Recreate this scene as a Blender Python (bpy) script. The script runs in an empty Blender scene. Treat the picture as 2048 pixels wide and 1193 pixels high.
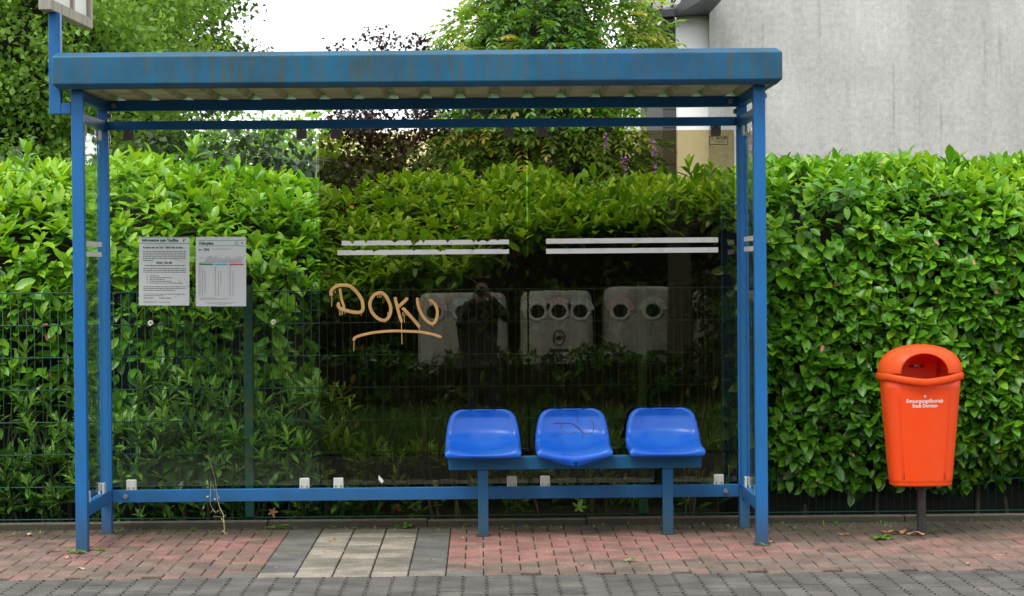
import bpy, bmesh, math, random
import numpy as np
from mathutils import Vector, Matrix
rad = math.radians
SC = bpy.context.scene
COL = SC.collection

# ------------------------------------------------------------------ camera
CAMX, CAMY, CAMZ = 0.3478, -13.4103, 1.6210
YAW, PITCH, ROLL = 0.01338, -0.01333, -0.00837
cam = bpy.data.cameras.new('camera'); camo = bpy.data.objects.new('view_camera', cam); COL.objects.link(camo)
F = Vector((math.sin(YAW) * math.cos(PITCH), math.cos(YAW) * math.cos(PITCH), math.sin(PITCH)))
Rt = Vector((math.cos(YAW), -math.sin(YAW), 0)); U = Rt.cross(F)
R2 = Rt * math.cos(ROLL) + U * math.sin(ROLL); U2 = U * math.cos(ROLL) - Rt * math.sin(ROLL)
camo.matrix_world = Matrix(((R2.x, U2.x, -F.x, CAMX), (R2.y, U2.y, -F.y, CAMY), (R2.z, U2.z, -F.z, CAMZ), (0, 0, 0, 1)))
cam.sensor_width = 36; cam.lens = 4650 / 2048 * 36; cam.clip_start = 0.05; cam.clip_end = 2000
cam.dof.use_dof = True; cam.dof.focus_distance = 14.4; cam.dof.aperture_fstop = 9.0
SC.camera = camo

# ------------------------------------------------------------------ sky, sun, exposure
SUN_EL, SUN_AZ = rad(58), rad(215)          # azimuth clockwise from +Y: behind the viewer, a little left
w = bpy.data.worlds.new('World'); SC.world = w; w.use_nodes = True
nt = w.node_tree; bg = nt.nodes['Background']
sky = nt.nodes.new('ShaderNodeTexSky'); sky.sky_type = 'NISHITA'; sky.sun_disc = False
sky.sun_elevation = SUN_EL; sky.sun_rotation = SUN_AZ; sky.air_density = 1.5; sky.dust_density = 1.0; sky.ozone_density = 1.0
hs = nt.nodes.new('ShaderNodeHueSaturation'); hs.inputs['Saturation'].default_value = 0.12
nt.links.new(sky.outputs[0], hs.inputs['Color'])
ov = nt.nodes.new('ShaderNodeMix'); ov.data_type = 'RGBA'; ov.inputs[0].default_value = 0.72; ov.inputs[7].default_value = (6.3, 6.5, 6.7, 1)   # closed cloud deck over the clear sky
nt.links.new(hs.outputs[0], ov.inputs[6]); nt.links.new(ov.outputs[2], bg.inputs[0]); bg.inputs[1].default_value = 0.15
sl = bpy.data.lights.new('sun', 'SUN'); sl.energy = 1.1; sl.angle = rad(22); sl.color = (1, .97, .92)
so = bpy.data.objects.new('sun', sl); COL.objects.link(so)
sd = Vector((math.sin(SUN_AZ) * math.cos(SUN_EL), math.cos(SUN_AZ) * math.cos(SUN_EL), math.sin(SUN_EL)))
so.rotation_euler = sd.to_track_quat('Z', 'Y').to_euler()
SC.view_settings.view_transform = 'Standard'; SC.view_settings.look = 'None'; SC.view_settings.gamma = 1.0
SC.view_settings.exposure = 1.3
SC.cycles.max_bounces = 8; SC.cycles.transparent_max_bounces = 16; SC.cycles.glossy_bounces = 3; SC.cycles.transmission_bounces = 4
SC.cycles.use_denoising = True

# ------------------------------------------------------------------ helpers
def link(name, me, mat=None, parent=None):
    o = bpy.data.objects.new(name, me); COL.objects.link(o)
    if mat is not None:
        for m in (mat if isinstance(mat, (list, tuple)) else [mat]): me.materials.append(m)
    if parent is not None: o.parent = parent
    return o
def tag(o, label=None, cat=None, group=None, kind=None):
    if label: o['label'] = label
    if cat: o['category'] = cat
    if group: o['group'] = group
    if kind: o['kind'] = kind
    return o
def thing(name, label, cat, group=None, loc=(0, 0, 0)):
    o = bpy.data.objects.new(name, None); COL.objects.link(o); o.location = loc; o.empty_display_size = .1
    return tag(o, label, cat, group)
class MB:
    def __init__(s): s.v = []; s.f = []; s.m = []; s.t = []
    def add(s, vs, fs, mi=0, t=.5):
        b = len(s.v); s.v += [tuple(v) for v in vs]
        for f in fs: s.f.append([b + i for i in f]); s.m.append(mi); s.t.append(t)
    def box(s, x0, x1, y0, y1, z0, z1, mi=0, t=.5):
        s.add([(x, y, z) for z in (z0, z1) for y in (y0, y1) for x in (x0, x1)],
              [(0, 2, 3, 1), (4, 5, 7, 6), (0, 1, 5, 4), (2, 6, 7, 3), (0, 4, 6, 2), (1, 3, 7, 5)], mi, t)
    def tube(s, pts, r, n=8, mi=0, cap=True, t=.5, sq=None):
        pts = [Vector(p) for p in pts]; N = len(pts); rr = r if hasattr(r, '__len__') else [r] * N
        rings = []; up = Vector((0, 0, 1)); prev = None
        for i, p in enumerate(pts):
            d = (pts[min(i + 1, N - 1)] - pts[max(i - 1, 0)]).normalized()
            if prev is None:
                a = d.cross(Vector((0, 1, 0)) if abs(d.y) < .9 else Vector((1, 0, 0))).normalized()
            else:
                a = (prev - d * prev.dot(d)).normalized()
            prev = a; b = d.cross(a)
            rings.append([p + (a * math.cos(2 * math.pi * k / n) + b * math.sin(2 * math.pi * k / n)) * rr[i] for k in range(n)])
        if sq:   # flatten along y: keep offset from the centre line small
            for i, ring in enumerate(rings):
                for v in ring: v.y = pts[i].y + (v.y - pts[i].y) * sq
        fs = []
        for i in range(N - 1):
            for k in range(n): fs.append((i * n + k, i * n + (k + 1) % n, (i + 1) * n + (k + 1) % n, (i + 1) * n + k))
        if cap: fs.append(tuple(range(n))[::-1]); fs.append(tuple((N - 1) * n + k for k in range(n)))
        s.add([v for r_ in rings for v in r_], fs, mi, t)
    def loft(s, rings, mi=0, cap0=True, cap1=True, closed=True, t=.5):
        n = len(rings[0]); fs = []
        for i in range(len(rings) - 1):
            for k in range(n if closed else n - 1):
                fs.append((i * n + k, i * n + (k + 1) % n, (i + 1) * n + (k + 1) % n, (i + 1) * n + k))
        if cap0: fs.append(tuple(range(n))[::-1])
        if cap1: fs.append(tuple((len(rings) - 1) * n + k for k in range(n)))
        s.add([v for r in rings for v in r], fs, mi, t)
    def build(s, name, mat, parent=None, smooth=False, bevel=0, attr=False, solid=0, sub=0, segs=2):
        me = bpy.data.meshes.new(name); me.from_pydata(s.v, [], s.f); me.validate()
        if len(me.polygons) == len(s.m): me.polygons.foreach_set('material_index', s.m)
        if smooth: me.polygons.foreach_set('use_smooth', [True] * len(me.polygons))
        if attr and len(me.polygons) == len(s.t):
            a = me.attributes.new('tint', 'FLOAT', 'FACE'); a.data.foreach_set('value', s.t)
        me.update(); o = link(name, me, mat, parent)
        if solid:
            m = o.modifiers.new('solid', 'SOLIDIFY'); m.thickness = solid; m.offset = 0
        if sub:
            m = o.modifiers.new('sub', 'SUBSURF'); m.levels = sub; m.render_levels = sub
        if bevel:
            m = o.modifiers.new('bevel', 'BEVEL'); m.width = bevel; m.segments = segs; m.limit_method = 'ANGLE'; m.angle_limit = rad(40)
        return o
def bx(name, mat, parent, *b, bevel=.004):
    m = MB(); m.box(*b); return m.build(name, mat, parent, bevel=bevel)

# ------------------------------------------------------------------ materials
def mat(name, color=(.5, .5, .5), rough=.5, metal=0, spec=.5):
    m = bpy.data.materials.new(name); m.use_nodes = True; p = m.node_tree.nodes['Principled BSDF']
    p.inputs['Base Color'].default_value = (*color, 1); p.inputs['Roughness'].default_value = rough; p.inputs['Metallic'].default_value = metal
    p.inputs['Specular IOR Level'].default_value = spec
    return m
def N(m, t, **kw):
    n = m.node_tree.nodes.new(t)
    for k, v in kw.items(): setattr(n, k, v)
    return n
def L(m, a, b): m.node_tree.links.new(a, b)
def noise(m, scale, detail=4, rough=.6, stretch=None, obj=True):
    tc = N(m, 'ShaderNodeTexCoord'); mp = N(m, 'ShaderNodeMapping'); n = N(m, 'ShaderNodeTexNoise')
    L(m, tc.outputs['Object'], mp.inputs[0]); mp.inputs['Scale'].default_value = stretch or (1, 1, 1)
    L(m, mp.outputs[0], n.inputs['Vector']); n.inputs['Scale'].default_value = scale; n.inputs['Detail'].default_value = detail; n.inputs['Roughness'].default_value = rough
    return n.outputs[0]
def ramp(m, src, stops):
    r = N(m, 'ShaderNodeValToRGB'); L(m, src, r.inputs[0]); e = r.color_ramp.elements
    while len(e) < len(stops): e.new(.5)
    for i, (p, c) in enumerate(stops):
        e[i].position = p; e[i].color = (*c, 1) if len(c) == 3 else c
    return r.outputs[0]
def mix(m, fac, a, b, mode='MIX'):
    x = N(m, 'ShaderNodeMix', data_type='RGBA', blend_type=mode)
    for s, v in ((0, fac), (6, a), (7, b)):
        if hasattr(v, 'links'): L(m, v, x.inputs[s])
        elif s == 0: x.inputs[0].default_value = v
        else: x.inputs[s].default_value = (*v, 1)
    return x.outputs[2]
def math_(m, op, a, b=None):
    x = N(m, 'ShaderNodeMath', operation=op)
    for i, v in enumerate((a, b)):
        if v is None: continue
        if hasattr(v, 'links'): L(m, v, x.inputs[i])
        else: x.inputs[i].default_value = v
    return x.outputs[0]
def setc(m, src, inp='Base Color'): L(m, src, m.node_tree.nodes['Principled BSDF'].inputs[inp])
def bump(m, src, strength=.3, dist=.01):
    b = N(m, 'ShaderNodeBump'); b.inputs['Strength'].default_value = strength; b.inputs['Distance'].default_value = dist
    L(m, src, b.inputs['Height']); L(m, b.outputs[0], m.node_tree.nodes['Principled BSDF'].inputs['Normal'])
W3 = (1, 1, 1); K3 = (0, 0, 0)

# blue painted steel (chips, faint dirt)
def paint(name, col, dirt=.25, streak=False):
    m = mat(name, col, .40, 0, .28)
    a = ramp(m, noise(m, 3.0, 5), [(.35, K3), (.75, W3)])
    c = mix(m, math_(m, 'MULTIPLY', a, dirt), col, (.026, .06, .08))
    if streak:
        s = ramp(m, noise(m, 17, 6, .7, (1.6, 1.6, .13)), [(.47, K3), (.64, W3)])
        c = mix(m, math_(m, 'MULTIPLY', s, .92), c, (.062, .066, .030))
        big = ramp(m, noise(m, 1.1, 2, .5, (1, 1, .1)), [(.4, K3), (.66, W3)])
        c = mix(m, math_(m, 'MULTIPLY', big, .45), c, (.006, .062, .16))
        rs = ramp(m, noise(m, 7.5, 5, .65, (1, 1, .3)), [(.67, K3), (.74, W3)])
        c = mix(m, rs, c, (.12, .045, .02))
        gr_ = ramp(m, noise(m, 1.7, 6, .7, (1, 1, .8)), [(.46, K3), (.68, W3)]); c = mix(m, math_(m, 'MULTIPLY', gr_, .72), c, (.012, .035, .050))
    else:
        gm = ramp(m, noise(m, 5, 6, .7, (1, 1, .35)), [(.50, K3), (.74, W3)]); c = mix(m, math_(m, 'MULTIPLY', gm, .5), c, (.016, .055, .10))
        tc = N(m, 'ShaderNodeTexCoord'); sx = N(m, 'ShaderNodeSeparateXYZ'); L(m, tc.outputs['Object'], sx.inputs[0])
        ft = ramp(m, math_(m, 'ADD', sx.outputs[2], math_(m, 'MULTIPLY', noise(m, 14, 5, .7), .22)), [(.10, W3), (.42, K3)]); c = mix(m, math_(m, 'MULTIPLY', ft, .75), c, (.035, .045, .045))   # splashed grime near the feet
        ch = ramp(m, noise(m, 30, 5, .75), [(.69, K3), (.72, W3)])
        c = mix(m, ch, c, (.2, .21, .21))
    setc(m, c); bump(m, noise(m, 60, 3), .05, .004)
    return m
M_BLUE = paint('blue_paint', (.010, .108, .30))
M_FASCIA = paint('blue_roof_paint', (.005, .092, .175), .25, True)
M_BENCH = paint('bench_blue_paint', (.006, .082, .19))
M_CREAM = mat('cream_sheet', (.42, .40, .30), .55); setc(M_CREAM, mix(M_CREAM, ramp(M_CREAM, noise(M_CREAM, 4, 5), [(.4, K3), (.7, W3)]), (.60, .56, .34), (.36, .30, .17)))
M_ALU = mat('aluminium', (.58, .58, .56), .42, .6)
M_CLIP = mat('clip_plastic', (.42, .42, .395), .45); M_CLIPD = mat('shaded_clip_plastic', (.085, .075, .065), .5)  # darker copy for the top clips, shade under the roof put into its colour
M_STEEL = mat('bolt_steel', (.35, .34, .32), .35, .8)
M_WHITE = mat('white_film', (.74, .73, .70), .5); setc(M_WHITE, mix(M_WHITE, ramp(M_WHITE, noise(M_WHITE, 14, 5), [(.5, K3), (.8, W3)]), (.56, .55, .53), (.40, .39, .35)))
M_TAG = mat('ochre_spray', (.68, .40, .15), .5); setc(M_TAG, mix(M_TAG, ramp(M_TAG, noise(M_TAG, 12, 5), [(.35, K3), (.7, W3)]), (.54, .31, .105), (.40, .20, .06)))
M_BLACK = mat('black_print', (.02, .02, .022), .6)
M_GREYPRINT = mat('grey_print', (.16, .16, .16), .6)
M_PAPER = mat('paper', (.66, .67, .67), .55); setc(M_PAPER, mix(M_PAPER, noise(M_PAPER, 7, 3), (.40, .42, .44), (.50, .50, .49)))
M_GREENP = mat('green_print', (.01, .16, .06), .6); M_BLUEP = mat('blue_print', (.04, .30, .42), .6); M_REDP = mat('red_print', (.42, .03, .04), .6)
M_PRINTB = mat('sepia_print', (.06, .045, .03), .6)

def glass(name, tint, refl, dirt=.0, dirtcol=(.5, .5, .45), bottom=False):
    m = bpy.data.materials.new(name); m.use_nodes = True; t = m.node_tree; t.nodes.remove(t.nodes['Principled BSDF'])
    out = t.nodes['Material Output']; tr = N(m, 'ShaderNodeBsdfTransparent'); tr.inputs[0].default_value = (*tint, 1)
    gl = N(m, 'ShaderNodeBsdfGlossy'); gl.inputs['Roughness'].default_value = 0.0; gl.inputs[0].default_value = (1, 1, 1, 1)
    lw = N(m, 'ShaderNodeLayerWeight'); lw.inputs[0].default_value = .5
    p5 = math_(m, 'POWER', lw.outputs['Facing'], 5.0); f = math_(m, 'MINIMUM', math_(m, 'ADD', math_(m, 'MULTIPLY', p5, .9), refl), 1.0)
    s1 = N(m, 'ShaderNodeMixShader'); L(m, f, s1.inputs[0]); L(m, tr.outputs[0], s1.inputs[1]); L(m, gl.outputs[0], s1.inputs[2]); last = s1.outputs[0]
    if dirt:
        df = N(m, 'ShaderNodeBsdfDiffuse'); df.inputs[0].default_value = (*dirtcol, 1)
        d = ramp(m, noise(m, 5, 6, .7, (1, 1, .35)), [(.3, K3), (.8, W3)]); d = math_(m, 'MULTIPLY', d, dirt)
        if bottom:
            tc = N(m, 'ShaderNodeTexCoord'); sx = N(m, 'ShaderNodeSeparateXYZ'); L(m, tc.outputs['Object'], sx.inputs[0])
            b = ramp(m, sx.outputs[2], [(.27, W3), (.52, K3)]); b2 = ramp(m, noise(m, 26, 5, .75), [(.35, K3), (.7, W3)])
            d = math_(m, 'ADD', d, math_(m, 'MULTIPLY', math_(m, 'MULTIPLY', b, b2), .07))
            tp = ramp(m, math_(m, 'SUBTRACT', sx.outputs[2], 1.6), [(.62, K3), (.86, W3)]); d = math_(m, 'ADD', d, math_(m, 'MULTIPLY', math_(m, 'MULTIPLY', tp, ramp(m, noise(m, 40, 4, .7, (1, 1, .25)), [(.3, K3), (.75, W3)])), .09))
        s2 = N(m, 'ShaderNodeMixShader'); L(m, d, s2.inputs[0]); L(m, last, s2.inputs[1]); L(m, df.outputs[0], s2.inputs[2]); last = s2.outputs[0]
    L(m, last, out.inputs[0]); return m
M_CLEAR = glass('clear_glass', (.97, .985, .97), .022, .015, (.25, .3, .2), True)
M_SIDE = glass('side_glass', (.93, .97, .93), .03, .03, (.3, .34, .27))
M_TINT = glass('bronze_glass', (.755, .69, .505), .072, .002, (.3, .28, .2))

def leafmat(name, stops, trans=.3, rough=.38, spec=.5, tcol=1.5):
    m = mat(name, (.05, .1, .02), rough, spec=spec); nt_ = m.node_tree; p = nt_.nodes['Principled BSDF']
    a = N(m, 'ShaderNodeAttribute', attribute_name='tint'); c = ramp(m, a.outputs['Fac'], stops); setc(m, c)
    tl = N(m, 'ShaderNodeBsdfTranslucent'); g = N(m, 'ShaderNodeMix', data_type='RGBA', blend_type='MULTIPLY'); g.inputs[0].default_value = 1
    L(m, c, g.inputs[6]); g.inputs[7].default_value = (tcol * 1.15, tcol, tcol * .5, 1); L(m, g.outputs[2], tl.inputs[0])
    s = N(m, 'ShaderNodeMixShader'); s.inputs[0].default_value = trans; L(m, p.outputs[0], s.inputs[1]); L(m, tl.outputs[0], s.inputs[2])
    L(m, s.outputs[0], nt_.nodes['Material Output'].inputs[0]); return m
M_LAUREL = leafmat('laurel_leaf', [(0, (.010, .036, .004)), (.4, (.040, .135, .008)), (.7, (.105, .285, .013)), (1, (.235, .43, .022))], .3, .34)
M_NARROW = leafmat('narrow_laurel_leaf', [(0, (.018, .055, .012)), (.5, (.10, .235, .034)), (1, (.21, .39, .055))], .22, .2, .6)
M_MAPLE = leafmat('maple_leaf', [(0, (.034, .085, .014)), (.5, (.125, .27, .045)), (1, (.26, .44, .08))], .48, .5)
M_PURPLE = leafmat('purple_leaf', [(0, (.012, .005, .008)), (.6, (.03, .010, .014)), (1, (.06, .02, .02))], .2, .5)
M_WIST = leafmat('wisteria_leaf', [(0, (.02, .065, .006)), (.5, (.09, .21, .016)), (.85, (.26, .38, .035)), (1, (.38, .33, .09))], .4, .45)
M_DARKSHRUB = leafmat('dark_shrub_leaf', [(0, (.012, .028, .012)), (.6, (.03, .06, .024)), (1, (.07, .11, .035))], .25, .5)
M_WEED = leafmat('weed_leaf', [(0, (.04, .10, .015)), (1, (.16, .30, .05))], .3, .5)
M_DRY = leafmat('dry_leaf', [(0, (.16, .05, .02)), (.5, (.42, .20, .09)), (.8, (.5, .34, .22)), (1, (.5, .36, .04))], .15, .6)
M_LBLW = mat('snail_shell_white', (.7, .68, .6), .4)
M_FLOWER = mat('lilac_petal', (.30, .19, .58), .6)
M_BARK = mat('bark', (.07, .055, .04), .9); setc(M_BARK, mix(M_BARK, noise(M_BARK, 9, 6, .7, (1, 1, .2)), (.03, .024, .018), (.12, .10, .07))); bump(M_BARK, noise(M_BARK, 14, 5, .7, (1, 1, .2)), .6, .03)
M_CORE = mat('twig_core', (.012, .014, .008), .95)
M_TWIG = mat('twig', (.06, .05, .025), .8)
M_DRYSTEM = mat('dry_stem', (.30, .29, .13), .8)

M_BRICK = mat('paver', (.3, .12, .1), .85)
def pavermat(m, stops, moss=True, sc=34):
    a = N(m, 'ShaderNodeAttribute', attribute_name='tint'); c = ramp(m, a.outputs['Fac'], stops)
    g = ramp(m, noise(m, 85, 4, .85), [(.32, (.38, .38, .38)), (.68, (1.65, 1.65, 1.65))]); c = mix(m, 1.0, c, g, 'MULTIPLY')
    g2 = ramp(m, noise(m, 4, 5, .6), [(.34, (.55, .54, .52)), (.66, (1.15, 1.13, 1.1))]); c = mix(m, 1.0, c, g2, 'MULTIPLY')
    if moss:
        tc = N(m, 'ShaderNodeTexCoord'); sx = N(m, 'ShaderNodeSeparateXYZ'); L(m, tc.outputs['Object'], sx.inputs[0])
        xr = N(m, 'ShaderNodeMapRange'); xr.inputs[1].default_value = 1.5; xr.inputs[2].default_value = 2.4; xr.inputs[4].default_value = .42; L(m, sx.outputs[0], xr.inputs[0])
        yy = math_(m, 'ADD', math_(m, 'ADD', sx.outputs[1], xr.outputs[0]), math_(m, 'MULTIPLY', math_(m, 'SUBTRACT', noise(m, 2.2, 5, .65), .5), 1.4))
        b = ramp(m, yy, [(.38, K3), (.95, W3)])
        mc = mix(m, ramp(m, noise(m, 9, 5, .7), [(.45, K3), (.62, W3)]), (.034, .023, .017), (.034, .036, .010))
        c = mix(m, math_(m, 'MULTIPLY', b, .88), c, mc)
    setc(m, c); bump(m, noise(m, 120, 4, .8), .35, .004)
pavermat(M_BRICK, [(0, (.115, .088, .070)), (.35, (.145, .096, .076)), (.65, (.185, .104, .085)), (1, (.228, .106, .088))])
M_TACT = mat('tactile_paver', (.5, .46, .38), .85); pavermat(M_TACT, [(0, (.075, .078, .079)), (.3, (.112, .106, .096)), (.6, (.165, .148, .12)), (1, (.29, .26, .21))])
M_ROADP = mat('road_paver', (.15, .15, .15), .9); pavermat(M_ROADP, [(0, (.060, .056, .051)), (1, (.088, .081, .073))], False)
M_JOINT = mat('joint_soil', (.035, .026, .018), .95); setc(M_JOINT, mix(M_JOINT, ramp(M_JOINT, noise(M_JOINT, 7, 5), [(.5, K3), (.62, W3)]), (.014, .010, .007), (.045, .055, .008)))
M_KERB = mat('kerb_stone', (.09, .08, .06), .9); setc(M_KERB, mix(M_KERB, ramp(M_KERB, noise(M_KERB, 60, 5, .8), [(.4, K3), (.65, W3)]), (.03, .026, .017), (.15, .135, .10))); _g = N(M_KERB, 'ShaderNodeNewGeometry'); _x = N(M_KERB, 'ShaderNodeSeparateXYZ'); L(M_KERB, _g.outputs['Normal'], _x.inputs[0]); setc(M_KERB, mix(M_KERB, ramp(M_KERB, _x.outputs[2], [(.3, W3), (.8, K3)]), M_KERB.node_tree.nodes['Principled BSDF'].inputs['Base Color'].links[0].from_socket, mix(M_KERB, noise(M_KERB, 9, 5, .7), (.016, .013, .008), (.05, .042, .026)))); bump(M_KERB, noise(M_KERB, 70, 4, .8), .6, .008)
M_SOIL = mat('soil', (.03, .022, .015), .95); setc(M_SOIL, mix(M_SOIL, noise(M_SOIL, 8, 6, .7), (.012, .009, .006), (.045, .034, .02)))
M_ASPHALT = mat('asphalt', (.06, .06, .06), 1, 0, .03); setc(M_ASPHALT, mix(M_ASPHALT, noise(M_ASPHALT, 90, 3, .8), (.012, .012, .012), (.03, .029, .028)))
M_GRASSG = mat('grass_ground', (.03, .06, .015), 1, 0, 0); setc(M_GRASSG, mix(M_GRASSG, noise(M_GRASSG, 6, 6, .7), (.008, .018, .005), (.024, .042, .010)))
M_FENCE = mat('green_powder_coat', (.008, .050, .034), .45, spec=.25)
M_POSTG = mat('green_post_coat', (.012, .075, .05), .6, 0, .2); setc(M_POSTG, mix(M_POSTG, ramp(M_POSTG, noise(M_POSTG, 7, 5), [(.5, K3), (.75, W3)]), (.006, .045, .03), (.05, .06, .022)))

# wall render with rain streaks
M_WALL = mat('pale_render', (.7, .7, .68), .9)
s_ = ramp(M_WALL, noise(M_WALL, 2.6, 7, .72, (1.5, 1.5, .07)), [(.40, K3), (.78, W3)])
c_ = mix(M_WALL, math_(M_WALL, 'MULTIPLY', s_, .48), (.48, .475, .45), (.22, .215, .20))
s2_ = ramp(M_WALL, noise(M_WALL, 8, 5, .6, (2.2, 2.2, .12)), [(.60, K3), (.76, W3)])
c_ = mix(M_WALL, math_(M_WALL, 'MULTIPLY', s2_, .42), c_, (.07, .07, .066))
b_ = ramp(M_WALL, noise(M_WALL, .75, 7, .68, (1, 1, .7)), [(.38, K3), (.68, W3)]); c_ = mix(M_WALL, math_(M_WALL, 'MULTIPLY', b_, .5), c_, (.17, .168, .15))
b2_ = ramp(M_WALL, noise(M_WALL, 22, 6, .8), [(.35, (.80, .80, .80)), (.7, (1.16, 1.16, 1.16))]); c_ = mix(M_WALL, 1.0, c_, b2_, 'MULTIPLY')
c_ = mix(M_WALL, .35, c_, ramp(M_WALL, noise(M_WALL, 130, 3, .7), [(.3, (.36, .36, .36)), (.7, (.64, .64, .63))]), 'OVERLAY')
setc(M_WALL, c_); bump(M_WALL, noise(M_WALL, 160, 3, .7), .35, .006)
M_WALL2 = mat('white_render', (.82, .81, .78), .9); bump(M_WALL2, noise(M_WALL2, 160, 3, .7), .3, .006)
M_SLATE = mat('dark_cladding', (.06, .06, .062), .7); M_RAIL = mat('dark_rail_paint', (.012, .016, .02), .5)

M_SEAT = mat('blue_seat_plastic', (.022, .12, .62), .28, 0, .32)
cs = mix(M_SEAT, ramp(M_SEAT, noise(M_SEAT, 6, 6, .7), [(.40, K3), (.66, W3)]), (.002, .060, .36), (.008, .085, .36)); setc(M_SEAT, cs)
setc(M_SEAT, ramp(M_SEAT, noise(M_SEAT, 9, 5, .7), [(.3, (.22, .22, .22)), (.75, (.5, .5, .5))]), 'Roughness')
M_MARKER = mat('marker_ink', (.008, .02, .07), .5)
def plastic_orange(name, c, t):
    m = mat(name, c, .42, 0, .35); p = m.node_tree.nodes['Principled BSDF']
    setc(m, mix(m, ramp(m, noise(m, 3.5, 5, .6, (1, 1, .4)), [(.35, K3), (.75, W3)]), c, (c[0] * .92, c[1] * 1.25, c[2] * 1.4)))
    cc = p.inputs['Base Color'].links[0].from_socket; dv = ramp(m, noise(m, 7, 7, .75, (1, 1, .25)), [(.52, K3), (.78, W3)]); cc = mix(m, math_(m, 'MULTIPLY', dv, .22), cc, (c[0] * .45, c[1] * .6, .012)); sf = ramp(m, noise(m, 38, 4, .8, (1, 1, .5)), [(.70, K3), (.76, W3)]); setc(m, mix(m, math_(m, 'MULTIPLY', sf, .5), cc, (.5, .2, .12)))
    setc(m, ramp(m, noise(m, 12, 5, .7), [(.3, (.32, .32, .32)), (.7, (.55, .55, .55))]), 'Roughness')
    tl = N(m, 'ShaderNodeBsdfTranslucent'); tl.inputs[0].default_value = (.9, .07, .01, 1); s = N(m, 'ShaderNodeMixShader'); s.inputs[0].default_value = t
    L(m, p.outputs[0], s.inputs[1]); L(m, tl.outputs[0], s.inputs[2]); L(m, s.outputs[0], m.node_tree.nodes['Material Output'].inputs[0]); return m
M_ORANGE = plastic_orange('orange_plastic', (.70, .052, .004), .06)
M_LID = plastic_orange('orange_lid_plastic', (.74, .092, .010), .42)
M_PIPE = mat('dark_pipe', (.035, .028, .024), .6, .3); setc(M_PIPE, mix(M_PIPE, ramp(M_PIPE, noise(M_PIPE, 12, 5), [(.5, K3), (.8, W3)]), (.022, .02, .019), (.085, .06, .045)))
M_WTEXT = mat('white_print', (.6, .56, .54), .5)
M_SIGNBOX = mat('weathered_sign_frame', (.33, .30, .25), .6); setc(M_SIGNBOX, mix(M_SIGNBOX, ramp(M_SIGNBOX, noise(M_SIGNBOX, 9, 5, .6, (2, 2, .2)), [(.4, K3), (.7, W3)]), (.27, .25, .205), (.11, .095, .075)))
M_SIGNPANEL = mat('sign_panel', (.55, .56, .55), .5)
M_BANK = mat('bottle_bank_shell', (.42, .41, .36), .7); setc(M_BANK, mix(M_BANK, ramp(M_BANK, noise(M_BANK, 3, 6, .7, (1.4, 1.4, .3)), [(.35, K3), (.7, W3)]), (.60, .58, .50), (.28, .27, .21)))
M_BANKRING = mat('bottle_bank_ring', (.80, .79, .74), .6)
M_HOLE = mat('dark_hole', (.006, .006, .006), .9)
M_LBLPINK = mat('pink_label', (.88, .66, .72), .5); M_LBLBLUE = mat('pale_blue_label', (.66, .82, .92), .5); M_LBLWHITE = mat('white_label', (.92, .92, .90), .5)
M_SKIN = mat('skin', (.22, .13, .095), .55); M_JACKET = mat('black_jacket', (.007, .007, .008), .8); M_JEANS = mat('dark_jeans', (.012, .017, .035), .85)
M_HAIR = mat('dark_hair', (.015, .011, .009), .6); M_SHOE = mat('black_shoe', (.012, .011, .01), .6)

# ------------------------------------------------------------------ text
def text_parts(s, size, align='CENTER'):
    cu = bpy.data.curves.new('t', 'FONT'); cu.body = s; cu.size = size; cu.align_x = align; cu.resolution_u = 2
    o = bpy.data.objects.new('t', cu); COL.objects.link(o); bpy.context.view_layer.update()
    me = bpy.data.meshes.new_from_object(o.evaluated_get(bpy.context.evaluated_depsgraph_get()))
    v = [tuple(x.co) for x in me.vertices]; f = [tuple(p.vertices) for p in me.polygons]
    bpy.data.objects.remove(o); bpy.data.meshes.remove(me); bpy.data.curves.remove(cu); return v, f
def add_text(mb, s, size, fn, align='CENTER', mi=0, bold=0, width=None, shear=0):
    v, f = text_parts(s, size, align)
    if not v: return
    if width:
        xs = [p[0] for p in v]; k = width / max(1e-6, max(xs) - min(xs)); v = [(p[0] * k, p[1], 0) for p in v]
    offs = [(0, 0)] + ([(bold, 0), (0, bold), (-bold, 0)] if bold else [])
    for i, (ox, oy) in enumerate(offs):
        mb.add([fn(p[0] + ox + shear * p[1], p[1] + oy, i * .00012) for p in v], f, mi)

# ------------------------------------------------------------------ leaves
rng = np.random.default_rng(7)
def unit(a): return a / np.maximum(1e-9, np.linalg.norm(a, axis=-1, keepdims=True))
def template(kind):
    # rows: (t along, half width, lift) ; returns verts (k,3) in (x,y,z) with y along the leaf, and faces
    prof = {'laurel': [(.22, .34), (.55, .5), (.82, .34)], 'narrow': [(.3, .42), (.65, .45)], 'small': [(.45, .5)], 'dent': [(.15, .3), (.45, .35), (.8, .5)]}[kind]
    v = [(0, 0, 0)]
    for t, h in prof: v += [(-h, t, .10), (0, t, 0), (h, t, .10)]
    v.append((0, 1, 0)); n = len(prof); f = [(0, 2, 1), (0, 3, 2)]
    for i in range(n - 1):
        a = 1 + 3 * i; f += [(a, a + 1, a + 4, a + 3), (a + 1, a + 2, a + 5, a + 4)]
    a = 1 + 3 * (n - 1); e = len(v) - 1; f += [(a, a + 1, e), (a + 1, a + 2, e)]
    return np.array(v, float), f
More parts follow.
